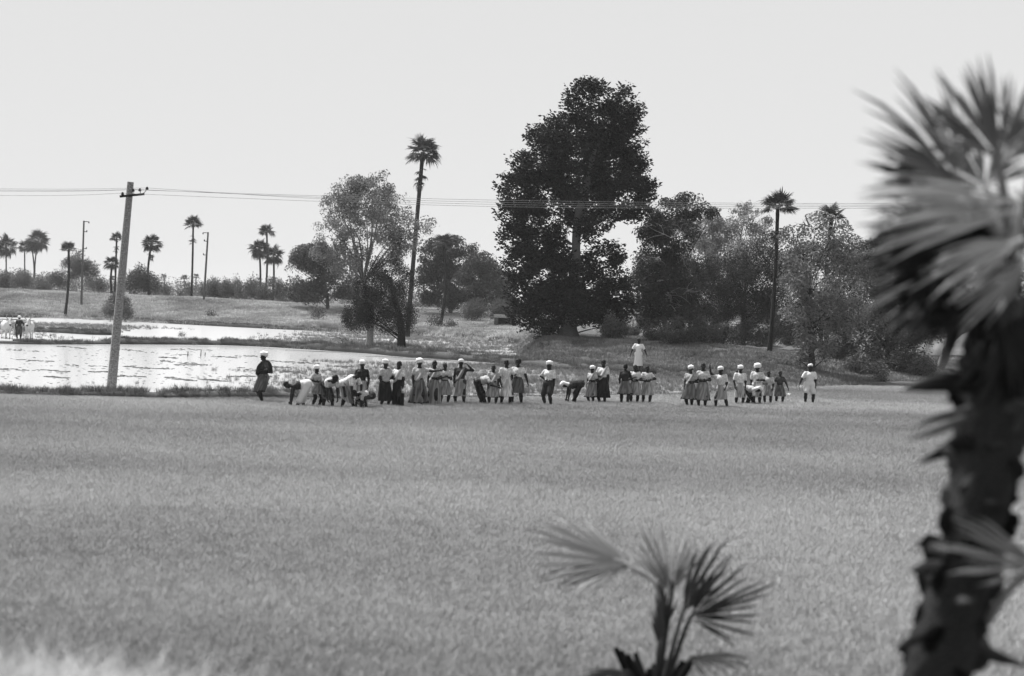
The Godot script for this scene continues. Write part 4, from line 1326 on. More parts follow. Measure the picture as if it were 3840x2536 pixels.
	person("man in white shirt and white waist cloth pointing a dark arm along the row", 1894, 1350, 1512, {"yaw": 22.0, "head": "hair", "top": "shirt", "top_tone": 0.51, "bottom": "lungi", "bottom_tone": 0.47, "hem": 0.42, "arm_l": "reach", "arm_r": "slack", "stance": 0.15})
	person("woman with a big mass of black hair and a white blouse, long dark legs", 1938, 1347, 1511, {"yaw": -12.0, "head": "bushy", "top": "blouse", "top_tone": 0.49, "bottom": "skirt", "bottom_tone": 0.081, "hem": 0.55, "arm_l": "side", "arm_r": "slack", "stance": 0.19, "skin": 0.02, "step": 0.06})
	person("lone man with legs apart in a white shawl, standing between the two groups", 2056, 1353, 1516, {"yaw": -35.0, "turn": -20.0, "head": "turban", "top": "shirt", "top_tone": 0.56, "bottom": "shorts", "bottom_tone": 0.03, "leg": -0.2, "arm_l": "down", "arm_r": "hip", "stance": 0.2, "skin": 0.018, "step": 0.1})
	person("bent worker curled into a dark arch, white cloth at the hands", 2158, 1438, 1508, {"yaw": -80.0, "tall": 1.55, "bend": 100.0, "top": "vest", "top_tone": 0.03, "bottom": "lungi", "bottom_tone": 0.016, "hem": 0.3, "arm_l": "hang", "arm_r": "hang", "head": "cloth"})
	person("white turbaned woman in pale clothes with her dark face turned aside", 2218, 1370, 1506, {"yaw": -32.0, "head": "turban", "top": "blouse", "top_tone": 0.38, "bottom": "sari", "bottom_tone": 0.189, "drape_tone": 0.38, "hem": 0.35, "arm_l": "fold", "arm_r": "slack", "skin": 0.02, "border": 0.015})
	person("tall bareheaded woman in a white blouse and full black skirt", 2258, 1350, 1507, {"yaw": -20.0, "head": "bun", "top": "blouse", "top_tone": 0.51, "bottom": "skirt", "bottom_tone": 0.02, "hem": 0.35, "flare": 0.24, "arm_l": "down", "arm_r": "fold", "border": 0.015, "drape": true, "drape_tone": 0.42})
	person("dark bare backed worker in a grey skirt, first of the close three", 2341, 1365, 1510, {"yaw": 168.0, "head": "hair", "top": "bare", "bottom": "skirt", "bottom_tone": 0.132, "hem": 0.5, "arm_l": "slack", "arm_r": "fold", "skin": 0.02, "border": 0.02})
	person("small woman in a white blouse, middle of the close three", 2378, 1369, 1508, {"yaw": -5.0, "head": "bun", "top": "blouse", "top_tone": 0.52, "bottom": "skirt", "bottom_tone": 0.227, "hem": 0.45, "arm_l": "fold", "arm_r": "fold_high"})
	person("woman in a patterned white blouse holding out her forearms, last of the close three", 2423, 1372, 1508, {"yaw": 5.0, "head": "hair", "top": "blouse", "top_tone": 0.49, "top_pat": 0.3, "bottom": "skirt", "bottom_tone": 0.26, "hem": 0.45, "arm_l": "elbow_out", "arm_r": "fold"})
	person("man with his back turned in a long white shirt, alone on the long bund", 2392, 1284, 1387, {"yaw": 168.0, "turn": -35.0, "lift": 0.2, "tall": 1.76, "broad": 1.22, "head": "hair", "top": "shirt", "top_tone": 0.60, "top_pat": 0.03, "bottom": "lungi", "bottom_tone": 0.56, "hem": 0.3, "arm_l": "side", "arm_r": "side", "pat": 0.05, "group": ""})
	person("woman in grey with a peaked white turban, first of the last group", 2586, 1369, 1520, {"yaw": -22.0, "head": "turban", "big": 1.1, "tail": true, "top": "blouse", "top_tone": 0.31, "bottom": "sari", "bottom_tone": 0.132, "drape_tone": 0.31, "hem": 0.42, "flare": 0.24, "arm_l": "fold", "arm_r": "slack", "border": 0.02, "stance": 0.1})
	person("tall bareheaded woman with pale shoulders behind the peaked turban", 2632, 1362, 1522, {"yaw": -10.0, "head": "bun", "top": "blouse", "top_tone": 0.44, "bottom": "skirt", "bottom_tone": 0.189, "hem": 0.4, "arm_l": "fold", "arm_r": "fold", "pat": 0.4, "border": 0.03})
	person("man in white striding with one arm thrown up beside his turban", 2706, 1384, 1524, {"yaw": -30.0, "lean": -8.0, "head": "turban", "tall": 1.56, "top": "shirt", "top_tone": 0.49, "bottom": "lungi", "bottom_tone": 0.246, "hem": 0.42, "arm_l": "slack", "arm_r": "raise", "stance": 0.16, "step": -0.22, "pat": 0.2})
	person("man in an open white shirt with turban and bare dark belly", 2772, 1369, 1512, {"yaw": 5.0, "head": "turban", "big": 1.1, "tail": true, "top": "shirt", "top_tone": 0.55, "bottom": "lungi", "bottom_tone": 0.265, "hem": 0.4, "arm_l": "slack", "arm_r": "slack"})
	person("bent worker in white between the open shirted man and the big white turban", 2800, 1455, 1512, {"yaw": 80.0, "tall": 1.55, "bend": 96.0, "squat": 0.12, "top": "shirt", "top_tone": 0.42, "bottom": "lungi", "bottom_tone": 0.26, "hem": 0.35, "arm_l": "hang", "arm_r": "hang", "head": "cloth"})
	person("man in white with the biggest white turban, near the row's end", 2836, 1364, 1512, {"yaw": -18.0, "head": "turban", "big": 1.4, "top": "shirt", "top_tone": 0.47, "bottom": "lungi", "bottom_tone": 0.26, "hem": 0.42, "arm_l": "fold", "arm_r": "slack", "stance": 0.15})
	person("half hidden child behind the biggest white turban", 2879, 1412, 1510, {"yaw": -15.0, "tall": 1.36, "head": "hair", "top": "shirt", "top_tone": 0.38, "bottom": "lungi", "bottom_tone": 0.227, "hem": 0.45, "arm_l": "slack", "arm_r": "fold"})
	person("dark bareheaded woman standing a little apart, near the row's end", 2922, 1391, 1507, {"yaw": 0.0, "head": "hair", "top": "blouse", "top_tone": 0.05, "top_pat": 0.3, "bottom": "skirt", "bottom_tone": 0.095, "hem": 0.4, "arm_l": "side", "arm_r": "side", "skin": 0.02, "pat": 0.5})
	person("man in white cap, shirt and shorts at the very end of the row", 3034, 1368, 1509, {"yaw": -8.0, "head": "cap", "top": "shirt", "top_tone": 0.59, "top_pat": 0.04, "bottom": "shorts", "bottom_tone": 0.52, "leg": -0.25, "arm_l": "down", "arm_r": "side", "skin": 0.022, "stance": 0.16, "step": -0.08, "holds": "right", "holds_label": "bundle of seedlings in the hand of the man in white shorts"})
	bundle(flat(2957, 1478, 0.1), 0.22, "seedling bundle lying between the last two people of the row")
	bundle(flat(2148, 1496, 0.1), 0.2, "seedling bundle at the hands of the arched worker")


# ---- the plough team
func bullock(label: String, px: float, py: float, yaw: float, tone: float) -> Node3D:
	var p := flat(px, py, 0.0)
	var o := thing("bullock", label, "bullock", p, deg_to_rad(yaw), "plough bullocks")
	var m := M.new()
	var b := [[Vector3(0, 1.04, -0.55), Vector3(0, 1.0, 0.4), 0.27, 0.3], [Vector3(0, 0.92, -0.2), Vector3(0, 0.9, 0.25), 0.29, 0.29], [Vector3(0, 1.12, -0.62), Vector3(0, 1.05, -0.7), 0.22, 0.2], [Vector3(0, 1.3, 0.3), Vector3(0, 1.36, 0.36), 0.14, 0.1], [Vector3(0, 0.98, 0.5), Vector3(0, 1.02, 0.6), 0.23, 0.2], [Vector3(0, 1.12, 0.6), Vector3(0, 1.3, 0.95), 0.19, 0.12], [Vector3(0, 0.82, 0.62), Vector3(0, 1.05, 0.92), 0.05, 0.05],
		[Vector3(0, 1.36, 1.0), Vector3(0, 1.1, 1.27), 0.115, 0.07], [Vector3(0, 1.07, 1.28), Vector3(0, 1.03, 1.31), 0.07, 0.065]]
	for s in [-1.0, 1.0]:
		b.append_array([[Vector3(s * 0.1, 1.38, 0.98), Vector3(s * 0.29, 1.3, 0.95), 0.035, 0.02, 0.02], [Vector3(s * 0.15, 0.9, 0.48), Vector3(s * 0.15, 0.45, 0.5), 0.1, 0.058], [Vector3(s * 0.15, 0.45, 0.5), Vector3(s * 0.15, 0.06, 0.47), 0.055, 0.038], [Vector3(s * 0.15, 0.0, 0.49), Vector3(s * 0.15, 0.03, 0.49), 0.055, 0.045], [Vector3(s * 0.16, 0.98, -0.58), Vector3(s * 0.18, 0.66, -0.42), 0.16, 0.09], [Vector3(s * 0.18, 0.66, -0.42), Vector3(s * 0.17, 0.46, -0.72), 0.08, 0.05], [Vector3(s * 0.17, 0.46, -0.72), Vector3(s * 0.17, 0.05, -0.64), 0.048, 0.037], [Vector3(s * 0.17, 0.0, -0.62), Vector3(s * 0.17, 0.03, -0.62), 0.052, 0.045]])
	skin(m, b, 0.07, 0.04, g(tone))
	for k in m.v.size():
		if m.v[k].y < 0.06 or (m.v[k].z > 1.27 and m.v[k].y < 1.1): m.c[k] = g(0.05)
	put("body", m.mesh(), mats.hide, o)
	for s in [-1.0, 1.0]:
		var h := M.new()
		tube(h, curve([Vector3(s * 0.07, 1.45, 0.97), Vector3(s * 0.2, 1.58, 0.93), Vector3(s * 0.22, 1.74, 0.96), Vector3(s * 0.14, 1.88, 1.0)], 3), curve_f([0.035, 0.03, 0.02, 0.006], 3), 7, g(0.25))
		put("horn", h.mesh(), mats.hide, o)
		var e := M.new()
		ball(e, Transform3D(Basis().scaled(Vector3.ONE * 0.022), Vector3(s * 0.095, 1.32, 1.07)), g(0.01), 5, 6)
		put("eye", e.mesh(), mats.skin, o)
	var t := M.new()
	tube(t, curve([Vector3(0, 1.2, -0.85), Vector3(0, 1.0, -0.95), Vector3(0.02, 0.6, -0.92), Vector3(0.0, 0.45, -0.92)], 3), curve_f([0.035, 0.025, 0.018, 0.035], 3), 6, g(tone * 0.7))
	put("tail", t.mesh(), mats.hide, o)
	return o


func make_bullocks() -> void:
	var a := bullock("white bullock facing out, its whole front in view beside the ploughman", 108, 1272, 12.0, 0.5)
	var b := bullock("white bullock cut by the picture's edge, head turned to the ploughman", 22, 1270, 32.0, 0.5)
	person("dark ploughman in a pale turban standing between the two white bullocks", 70, 1180, 1268, {"yaw": 10.0, "tall": 1.66, "head": "turban", "top": "bare", "bottom": "lungi", "bottom_tone": 0.081, "hem": 0.45, "arm_l": "side", "arm_r": "slack", "skin": 0.025, "group": ""})
	var y := thing("yoke", "wooden yoke bar lying across the necks of the two white bullocks", "yoke", (a.position + b.position) * 0.5 + Vector3(0.1, 1.42, 0.62))
	var m := M.new()
	var l: Vector3 = b.position + Vector3(-0.4, 1.44, 0.55) - y.position
	var r: Vector3 = a.position + Vector3(0.6, 1.4, 0.75) - y.position
	tube(m, [l, Vector3(0, 0.03, 0), r], [0.03, 0.05, 0.03], 8, g(0.45))
	put("bar", m.mesh(), mats.bark, y)
	for f in [0.12, 0.3, 0.72, 0.9]:
		var p := l.lerp(r, f)
		var s := M.new()
		tube(s, [p + Vector3(0, 0.08, 0), p + Vector3(0, -0.3, 0.0)], [0.014, 0.012], 6, g(0.3))
		put("pin", s.mesh(), mats.bark, y)


# ---- poles and wires
func make_wires() -> void:
	var base := flat(414, 1468, 0.0)
	var d := -base.z
	var o := thing("telegraph_pole", "leaning concrete telegraph pole standing at the edge of the flooded paddy", "pole", base)
	var top := at(489, 683, d) - base
	var m := M.new()
	var pts := []
	var radii := []
	for k in 13:
		var f := k / 12.0
		pts.append(Vector3(0, -0.3, 0).lerp(top, f))
		radii.append(lerpf(0.185, 0.12, f))
	tube(m, pts, radii, 8, g(0.42), 1.0, 0.05)
	put("shaft", m.mesh(), mats.concrete, o)
	var arm_l := at(452, 737, d - 0.75) - base
	var arm_r := at(541, 728, d + 0.55) - base
	var mid := (arm_l + arm_r) * 0.5
	m = M.new()
	var x := (arm_r - arm_l).normalized()
	var z := x.cross(Vector3.UP).normalized()
	box(m, Transform3D(Basis(x, z.cross(x), z), mid + z * -0.02), Vector3(arm_l.distance_to(arm_r), 0.085, 0.07), g(0.012))
	put("crossarm", m.mesh(), mats.iron, o)
	var spots := [[499, 713, d - 0.2], [524, 712, d + 0.12], [551, 706, d + 0.45], [459, 726, d - 0.6]]
	var far := [[[-1500, 690], [0, 717], [1250, 736], [2000, 753], [3000, 763], [4000, 757], [5400, 712]], [[-1500, 686], [0, 713], [1250, 742], [2000, 761], [3000, 769], [4000, 764], [5400, 720]], [[-1500, 680], [0, 708], [1250, 748], [2000, 769], [3000, 775], [4000, 770], [5400, 726]], [[-1500, 705], [0, 733], [1250, 757], [2000, 777], [3000, 781], [4000, 776], [5400, 732]]]
	for k in 4:
		var s: Array = spots[k]
		var p := at(s[0], s[1], s[2]) - base
		m = M.new()
		ball(m, Transform3D(Basis().scaled(Vector3(0.05, 0.06, 0.05)), p), g(0.03), 6, 10)
		ball(m, Transform3D(Basis().scaled(Vector3(0.062, 0.035, 0.062)), p + Vector3(0, -0.03, 0)), g(0.03), 6, 10)
		var ins := put("insulator", m.mesh(), mats.iron, o)
		m = M.new()
		var foot := arm_l.lerp(arm_r, clampf((s[0] - 452.0) / 89.0, 0.03, 0.97)) + Vector3(0, 0.04, 0)
		tube(m, curve([foot, foot.lerp(p, 0.5) + Vector3(0.02, 0, 0), p], 3), [0.012, 0.012, 0.012, 0.012, 0.012, 0.012, 0.012], 6, g(0.05))
		put("pin", m.mesh(), mats.iron, ins)
		var w := []
		var list: Array = far[k].duplicate()
		list.insert(2, [s[0], s[1] - 1])
		for q in list:
			w.append(at(q[0], q[1], s[2]))
		var wp: Array = curve(w.slice(0, 3), 8) + curve(w.slice(2), 8)
		var rr := []
		rr.resize(wp.size())
		rr.fill(0.0065)
		m = M.new()
		tube(m, wp, rr, 5, g(0.2))
		tag(put("overhead_wire", m.mesh(), mats.wire), ["highest thin wire crossing the sky from the pole's innermost insulator", "thin overhead wire running from the pole's second insulator", "thin overhead wire from the pole's outermost insulator", "lowest thin wire, tied at the crossarm's short end"][k], "wire", "overhead wires")
	# two slim poles on the railway slope
	for q in [[310, 828, 305, 197.0, 1.0, "slim distant telegraph pole with brackets, between two palms on the slope"], [776, 871, 764, 199.0, -1.0, "slim distant telegraph pole beside the slender tall far palm"]]:
		var b := at(q[2], 1118, q[3])
		b.y = ground(b.x, q[3])
		var t := thing("telegraph_pole", q[5], "pole", b, 0.0, "distant telegraph poles")
		var up := at(q[0] + 4, q[1], q[3]) - b
		m = M.new()
		tube(m, [Vector3(0, -0.2, 0), up * 0.25, up], [0.17, 0.15, 0.11], 8, g(0.09))
		put("shaft", m.mesh(), mats.iron, t)
		for f in [0.99, 0.87, 0.67]:
			m = M.new()
			var c: Vector3 = up * f
			var len := 0.75 if f > 0.9 else 0.5
			box(m, Transform3D(Basis(), c + Vector3(q[4] * len * 0.5, 0, 0)), Vector3(len, 0.1, 0.1), g(0.06))
			put("bracket", m.mesh(), mats.iron, t)
			m = M.new()
			ball(m, Transform3D(Basis().scaled(Vector3(0.09, 0.13, 0.09)), c + Vector3(q[4] * (len - 0.05), -0.12 if f > 0.9 else 0.12, 0)), g(0.06), 6, 8)
			put("insulator", m.mesh(), mats.iron, t)


func make_small_things() -> void:
	# rows of mud clods breaking the water
	var m := M.new()
	ball(m, Transform3D(Basis().scaled(Vector3(1, 0.45, 0.8)), Vector3.ZERO), g(1.0), 5, 8, 0.7)
	var where := []
	var tones := PackedFloat32Array()
	for s in [[0, 1385, 120, 1388, 40], [130, 1386, 260, 1395, 20], [210, 1299, 325, 1308, 30], [10, 1311, 135, 1317, 16], [330, 1395, 480, 1394, 24], [160, 1411, 260, 1420, 16], [440, 1310, 570, 1322, 20], [470, 1375, 520, 1379, 22], [530, 1381, 630, 1385, 26], [600, 1340, 660, 1344, 16], [600, 1354, 700, 1364, 24], [690, 1362, 780, 1370, 26], [660, 1368, 750, 1374, 18], [620, 1330, 720, 1332, 16], [800, 1337, 890, 1342, 20], [620, 1414, 720, 1430, 40], [760, 1424, 850, 1430, 40], [440, 1410, 560, 1414, 18], [880, 1335, 960, 1337, 16], [900, 1380, 1010, 1395, 26], [860, 1412, 1030, 1412, 30], [1000, 1352, 1200, 1366, 44], [1010, 1376, 1110, 1380, 24], [230, 1370, 420, 1376, 18], [60, 1350, 200, 1356, 20], [640, 1310, 780, 1314, 24], [1060, 1395, 1130, 1397, 20], [1230, 1373, 1330, 1378, 20]]:
		for k in s[4] * 3:
			var f := rng.randf()
			var p := flat(lerpf(s[0], s[2], f) + rng.randfn() * 7.0, lerpf(s[1], s[3], f) + rng.randfn() * 1.3, 0.0)
			if fine.get_noise_2d(p.x * 1.2, p.z * 3.0) < -0.05: continue
			var r := rng.randf_range(0.025, 0.085)
			where.append(Transform3D(Basis(Vector3.UP, rng.randf() * TAU).scaled(Vector3(r * 1.6, r * 0.8, r)), p))
			tones.append(rng.randf_range(0.03, 0.08))
	for k in 450:
		var p := flat(rng.randf_range(0, 1250), rng.randf_range(1305, 1440), 0.0)
		var r := rng.randf_range(0.02, 0.06)
		where.append(Transform3D(Basis(Vector3.UP, rng.randf() * TAU).scaled(Vector3(r * 1.6, r * 0.8, r)), p))
		tones.append(rng.randf_range(0.04, 0.1))
	tag(scatter("mud_clods", m.mesh(), mats.mud, where, tones), "rows of dark mud clods breaking the surface of the flooded paddy", "mud")
	# stakes in the water
	for s in [[703, 1337, 1318, "short stake in the water, first of the three by the pole"], [752, 1336, 1314, "middle stake of the three standing in the water"], [768, 1334, 1322, "shortest stake of the three standing in the water"]]:
		var p := flat(s[0], s[1], 0.0)
		m = M.new()
		tube(m, [Vector3(0, -0.1, 0), Vector3(0.02, (s[1] - s[2]) / FOCAL * -p.z, 0)], [0.03, 0.022], 6, g(0.05))
		var o := put("stake", m.mesh(), mats.bark)
		o.position = p
		tag(o, s[3], "stake", "stakes in the paddy")
	# a weed tuft on the long bund
	tree("weed", "bushy weed standing alone on the long bund", [682, 1268], [], [[682, 1252, 11], [675, 1258, 9], [690, 1259, 9]], {"mesh": clump(16, 0.36, 0.13, 0.06, 58), "tone": 0.12, "dens": 26.0, "size": 0.55, "cat": "weed"})
	for s in [[1180, 1297, 12, "low weed on the long bund before the pale forked tree"], [1310, 1290, 16, "weedy clump at the root of the pale forked tree"], [1545, 1318, 18, "weedy clump at the root of the ivied tree"], [1285, 1270, 20, "loose sapling just before the pale forked tree"], [2045, 1290, 24, "dark weeds on the end of the bank"], [2860, 1345, 17, "dark weed patch in the middle of the bank"], [2610, 1330, 13, "dark tussock on the bank above the last group"], [2670, 1332, 12, "second dark tussock on the bank, beside the first"], [3010, 1385, 15, "weeds below the bushy tree's trunk"]]:
		tree("weed", s[3], [s[0], s[1] + s[2] * 0.8], [], [[s[0] - s[2] * 0.5, s[1], s[2] * 0.7], [s[0] + s[2] * 0.5, s[1] + 2, s[2] * 0.7]], {"mesh": clump(20, 0.36, 0.16, 0.04, 59), "tone": 0.075, "dens": 22.0, "size": 0.6, "cat": "weed", "gap": -0.2})
	# the culvert
	var p := land(1880, 1229)
	var u := -p.z / FOCAL
	var c := thing("culvert", "small pale culvert slab over a dark opening under the slope", "culvert", p)
	m = M.new()
	box(m, Transform3D(Basis(), Vector3(0.3, 39 * u, -0.9)), Vector3(80 * u, 11 * u, 2.6), g(0.55))
	put("slab", m.mesh(), mats.concrete, c)
	for s in [-1.0, 1.0]:
		m = M.new()
		box(m, Transform3D(Basis(), Vector3(0.3 + s * 30 * u, 15 * u, -0.9)), Vector3(14 * u, 36 * u, 2.4), g(0.16))
		put("abutment", m.mesh(), mats.concrete, c)
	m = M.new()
	box(m, Transform3D(Basis(), Vector3(0.3, 15 * u, -1.9)), Vector3(48 * u, 36 * u, 0.2), g(0.02))  # near-black panel: the shade inside the opening is put into its colour
	put("opening_shade", m.mesh(), mats.concrete, c)
	m = M.new()
	box(m, Transform3D(Basis(), Vector3(1.2, 54 * u, -2.2)), Vector3(85 * u, 4 * u, 0.3), g(0.02))
	put("rail", m.mesh(), mats.iron, c)
	# pale fence rails glimpsed between the bushes
	var f := land(2412, 1262)
	u = -f.z / FOCAL
	var fence := thing("rail_fence", "short pale rail fence glimpsed between bushes behind the white shirted man", "fence", f)
	for k in 3:
		m = M.new()
		box(m, Transform3D(Basis(Vector3.BACK, -0.05), Vector3([-8, 10, 32][k] * u, [58, 50, 47][k] * u, 0)), Vector3([70, 75, 34][k] * u, 4 * u, 0.05), g(0.6))
		put("rail", m.mesh(), mats.bark, fence)
	for k in 3:
		m = M.new()
		box(m, Transform3D(Basis(), Vector3([-40, 2, 44][k] * u, 27 * u, -0.06)), Vector3(0.08, 70 * u, 0.06), g(0.3))
		put("post", m.mesh(), mats.bark, fence)
	# the crooked pale stem by the big tree
	var st := land(2335, 1252)
	m = M.new()
	var sp := curve([Vector3(0, -0.1, 0), at(2341, 1228, -st.z) - st, at(2348, 1208, -st.z) - st, at(2338, 1188, -st.z) - st], 4)
	tube(m, sp, curve_f([0.07, 0.06, 0.06, 0.05], 4), 7, g(0.6))
	var so := put("bare_stem", m.mesh(), mats.bark)
	so.position = st
	tag(so, "crooked bare pale stem between the bushes beside the big tree", "stem")
	# a white stone by the big tree's foot
	var w := land(2082, 1262)
	m = M.new()
	ball(m, Transform3D(Basis().scaled(Vector3(0.24, 0.22, 0.2)), Vector3(0, 0.1, 0)), g(0.6), 7, 9, 0.4)
	var wo := put("stone", m.mesh(), mats.concrete)
	wo.position = w
	tag(wo, "pale stone lying at the big tree's foot", "stone")


# ---- the two palms beside the train
func near_leaf(o: Node3D, from: Vector3, hub: Vector3, dir: Vector3, toward: Vector3, reach: float, spread: float, count: int, tone: float, droop: float, cup: float, ragged: float, split := 0.5, thick := 1.0, via := Vector3.ZERO) -> void:
	var m := M.new()
	fan(m, reach, deg_to_rad(spread), count, cup, droop, ragged, 0.0, rng, tone, split)
	var leaf := put("leaf", m.mesh(), mats.palm_leaf, o)
	leaf.transform = Transform3D(facing(dir, toward), hub - o.position)
	var s := M.new()
	var a := leaf.transform.affine_inverse() * (from - o.position)
	var mid := a * 0.5 + leaf.transform.basis.inverse() * Vector3(0, 0.05, 0)
	if via != Vector3.ZERO: mid = leaf.transform.affine_inverse() * (via - o.position)
	tube(s, curve([a, mid, Vector3.ZERO, Vector3(0, reach * 0.15, -0.004)], 4), curve_f([0.035 * thick, 0.022 * thick, 0.016 * thick, 0.003], 4), 7, g(tone * 1.2 if thick < 1.1 else 0.04), 0.65)
	put("stalk", s.mesh(), mats.palm_leaf, leaf)


func make_near_palms() -> void:
	var px := func(deg: float, depth: float) -> Vector3:
		return view * Vector3(cos(deg_to_rad(deg)), sin(deg_to_rad(deg)), depth).normalized()
	# young palm low in the middle
	var root := at(2450, 2640, 12.4)
	root.y = ground(root.x, 12.4)
	var y := thing("young_palm", "young fan palm low in front of the rice field, thin blades spread", "palm", root)
	var u := 12.4 / FOCAL
	near_leaf(y, root, at(2350, 2118, 12.3), px.call(158, 0.25), view * Vector3(0.2, 0.9, 0.55), 400 * u, 110, 13, 0.3, 0.12, 0.1, 1.0, 0.22, 1.0, at(2480, 2250, 12.35))
	near_leaf(y, root, at(2365, 2125, 12.35), px.call(182, 0.1), view * Vector3(0.1, 1.0, 0.25), 380 * u, 40, 6, 0.04, 0.15, 0.1, 1.0, 0.22, 1.0, at(2485, 2260, 12.35))
	near_leaf(y, root, at(2520, 2220, 12.6), px.call(96, -0.2), view * Vector3(-0.1, 0.35, 1.0), 320 * u, 110, 13, 0.26, 0.1, 0.15, 1.0, 0.35, 1.2)
	near_leaf(y, root, at(2590, 2316, 12.2), px.call(28, 0.2), view * Vector3(-0.3, 0.7, 0.75), 330 * u, 120, 15, 0.04, 0.12, 0.12, 1.0, 0.32, 1.2)
	near_leaf(y, root, at(2560, 2300, 12.4), px.call(66, 0.0), view * Vector3(-0.8, 0.3, 0.5), 340 * u, 70, 10, 0.06, 0.12, 0.15, 1.0, 0.32, 1.2)
	near_leaf(y, root, at(2490, 2370, 12.3), px.call(98, 0.1), view * Vector3(-1.0, 0.1, 0.35), 260 * u, 90, 11, 0.05, 0.1, 0.2, 1.0, 0.35, 1.3)
	near_leaf(y, root, at(2470, 2420, 12.2), px.call(80, 0.2), view * Vector3(0.9, 0.1, 0.4), 240 * u, 90, 11, 0.07, 0.1, 0.2, 1.0, 0.35, 1.3)
	near_leaf(y, root, at(2590, 2470, 12.0), px.call(12, 0.9), view * Vector3(0.0, 1.0, 0.2), 260 * u, 100, 11, 0.05, 0.3, 0.1, 1.0, 0.32, 1.2)
	near_leaf(y, root, at(2360, 2520, 12.1), px.call(185, 0.6), view * Vector3(0.0, 1.0, 0.3), 240 * u, 100, 11, 0.07, 0.3, 0.1, 1.0, 0.32, 1.2)
	for k in 13:
		var m := M.new()
		var a := k * 2.4
		var dir := Vector3(cos(a) * 0.35, 1.0, sin(a) * 0.35)
		tube(m, curve([Vector3(0, -0.1, 0), dir * 0.25, dir * rng.randf_range(0.4, 0.75) + Vector3(cos(a), 0, sin(a)) * 0.1], 3), curve_f([0.075, 0.06, 0.025], 3), 7, g(0.045), 0.5)
		put("leaf_base", m.mesh(), mats.dark_bark, y)
	# the tall one at the picture's edge
	var d := 7.6
	u = d / FOCAL
	var foot := at(3440, 2800, d)
	foot.y = ground(foot.x, d)
	var o := thing("near_palm", "big dark fan palm close to the camera, cut by the picture's edge", "palm", foot)
	var line := [at(3440, 2800, d), at(3512, 2536, d), at(3598, 2200, d), at(3668, 1900, d), at(3722, 1600, d), at(3768, 1350, d), at(3795, 1130, d)]
	line[0].y = minf(foot.y - 0.2, line[0].y)
	var m := M.new()
	var pts := []
	for p in line: pts.append(p - foot)
	pts = curve(pts, 6)
	tube(m, pts, curve_f([0.21, 0.18, 0.165, 0.16, 0.165, 0.17, 0.14], 6), 16, g(0.12), 1.0, 0.35)
	put("trunk", m.mesh(), mats.dark_bark, o)
	for k in 64:
		var f := (k + 0.5) / 64.0 * (pts.size() - 2)
		var c: Vector3 = pts[int(f)].lerp(pts[int(f) + 1], f - int(f))
		var a := k * 2.39996
		var out := Vector3(cos(a), 0, sin(a))
		var l := rng.randf_range(0.04, 0.11) + 0.06 * pow(f / pts.size(), 3.0)
		m = M.new()
		tube(m, curve([c + out * 0.1 + Vector3.DOWN * 0.05, c + out * (0.14 + l * 0.35) + Vector3.UP * l * 0.6, c + out * (0.15 + l * 0.8) + Vector3.UP * l * rng.randf_range(0.5, 1.3)], 3), curve_f([0.085, 0.075, 0.03], 3), 7, g(0.02 + 0.33 * pow(rng.randf(), 2.2)), 0.45, 0.25)
		put("leaf_base", m.mesh(), mats.dark_bark, o)
	# withered segments sticking out of the trunk
	for s in [[[3700, 1436], [3560, 1436], [3470, 1445], [3385, 1464], 22, 0.01], [[3720, 1470], [3640, 1475], [3590, 1486], [3545, 1506], 20, 0.012], [[3700, 1530], [3620, 1545], [3520, 1568], [3430, 1602], 11, 0.03], [[3680, 1560], [3600, 1580], [3500, 1620], [3400, 1650], 10, 0.06], [[3640, 1650], [3590, 1668], [3540, 1695], [3440, 1740], 18, 0.012], [[3560, 2075], [3500, 2056], [3470, 2046], [3425, 2036], 14, 0.015], [[3540, 2130], [3480, 2130], [3450, 2135], [3410, 2140], 16, 0.015], [[3500, 2400], [3440, 2425], [3400, 2440], [3360, 2438], 26, 0.012], [[3620, 2400], [3690, 2440], [3760, 2470], [3860, 2500], 16, 0.02], [[3560, 2420], [3640, 2440], [3690, 2452], [3720, 2450], 46, 0.008]]:
		m = M.new()
		var q := []
		for k in 4:
			q.append(at(s[k][0], s[k][1], d - 0.12 + 0.1 * k) - foot)
		tube(m, curve(q, 4), curve_f([s[4] * 1.9 * u, s[4] * 1.9 * u, s[4] * 1.4 * u, 0.003], 4), 7, g(s[5]), 0.4)
		put("withered_leaf", m.mesh(), mats.palm_leaf, o)
	var top := at(3800, 1010, d)
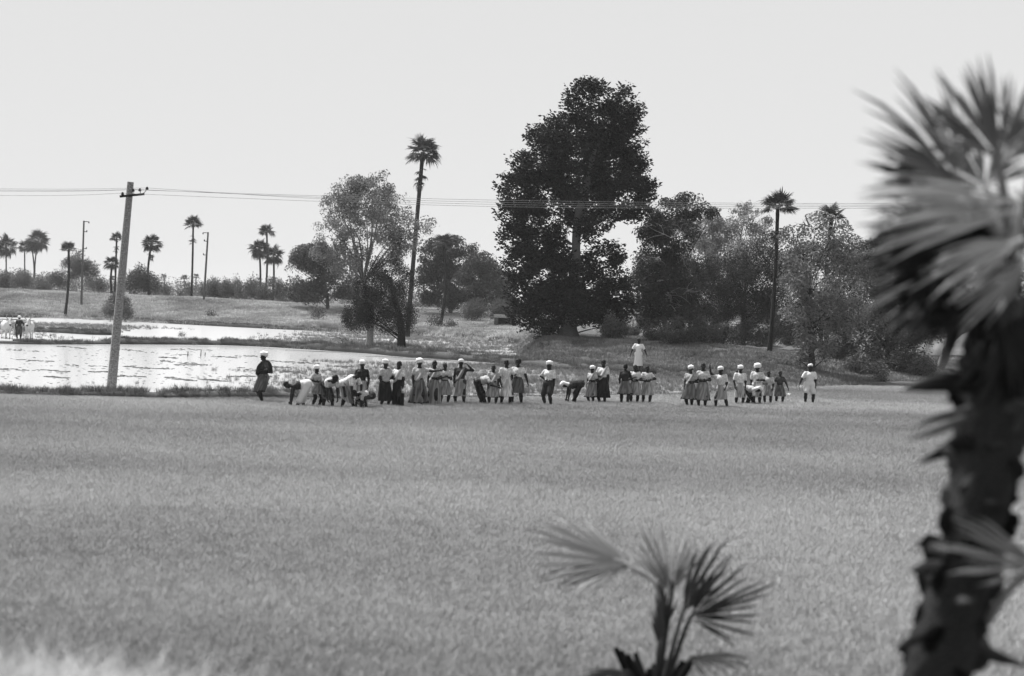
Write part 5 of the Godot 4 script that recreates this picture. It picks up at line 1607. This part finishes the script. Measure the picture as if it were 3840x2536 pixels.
	# hub x, y, depth offset, direction, depth of direction, reach, spread, tone, droop
	for s in [[3640, 680, -0.1, 118, 0.1, 480, 130, 0.16, 0.15], [3800, 620, 0.1, 84, 0.0, 430, 130, 0.2, 0.15], [3560, 700, 0.1, 150, 0.1, 330, 60, 0.05, 0.2], [3600, 650, 0.2, 166, 0.1, 290, 70, 0.045, 0.25], [3780, 580, -0.2, 100, 0.35, 380, 150, 0.14, 0.25],
			[3860, 760, -0.3, 176, 0.1, 590, 36, 0.5, 0.2], [3850, 800, -0.35, 184, 0.15, 610, 34, 0.42, 0.3], [3700, 740, 0.0, 170, 0.0, 420, 80, 0.2, 0.35], [3560, 900, 0.05, 196, 0.0, 340, 150, 0.016, 0.4], [3600, 970, 0.0, 212, 0.0, 390, 140, 0.02, 0.5], [3720, 880, 0.1, 190, 0.0, 430, 120, 0.016, 0.4], [3640, 1030, 0.0, 222, 0.1, 330, 130, 0.03, 0.5],
			[3880, 900, -0.35, 196, 0.3, 400, 50, 0.4, 0.5], [3900, 980, -0.35, 212, 0.4, 340, 60, 0.3, 0.7], [3860, 1060, -0.1, 232, 0.2, 300, 90, 0.07, 0.8], [3760, 1030, 0.1, 232, 0.0, 270, 100, 0.025, 0.6], [3680, 1000, -0.2, 205, 0.3, 400, 60, 0.12, 0.6], [3500, 950, 0.15, 200, -0.1, 270, 160, 0.016, 0.4], [3540, 860, -0.25, 186, 0.1, 250, 170, 0.014, 0.5], [3560, 1000, -0.3, 214, 0.1, 270, 170, 0.014, 0.5], [3680, 1120, -0.3, 240, 0.1, 300, 150, 0.016, 0.6], [3780, 900, -0.2, 200, 0.3, 260, 170, 0.014, 0.5], [3580, 1050, 0.2, 218, -0.1, 260, 140, 0.03, 0.5],
			[3960, 800, 0.0, 20, 0.0, 420, 160, 0.12, 0.3], [3980, 980, 0.1, -20, 0.1, 420, 150, 0.10, 0.5], [3920, 600, 0.3, 60, -0.2, 420, 160, 0.10, 0.2], [3880, 1100, 0.3, 290, 0.0, 400, 140, 0.04, 0.5], [3740, 700, 0.5, 110, -0.7, 420, 170, 0.06, 0.3], [3700, 900, 0.5, 190, -0.6, 420, 160, 0.03, 0.4], [3900, 850, 0.6, 40, -0.8, 420, 160, 0.08, 0.4],
			[3790, 1180, 0.1, 256, 0.0, 250, 110, 0.015, 0.6], [3800, 1200, -0.1, 266, 0.1, 250, 100, 0.02, 0.6], [3800, 1200, -0.25, 275, 0.1, 340, 100, 0.03, 0.6], [3850, 1280, -0.2, 284, 0.1, 300, 110, 0.015, 0.6]]:
		near_leaf(o, top, at(s[0] - 45, s[1], d + s[2]), px.call(s[3], s[4]), view * Vector3(rng.randf_range(-0.3, 0.3), 0.45, 0.9), s[5] * u, s[6], int(s[6] / 8.5) + 2, s[7], s[8], rng.randf_range(0.05, 0.3), 1.0)
	# a low pale leaf reaching in across the trunk
	near_leaf(o, at(3700, 2330, d), at(3900, 2130, d - 0.35), px.call(162, 0.0), view * Vector3(0.1, 0.6, 0.8), 370 * u, 80, 12, 0.22, 0.1, 0.1, 1.0, 0.28)
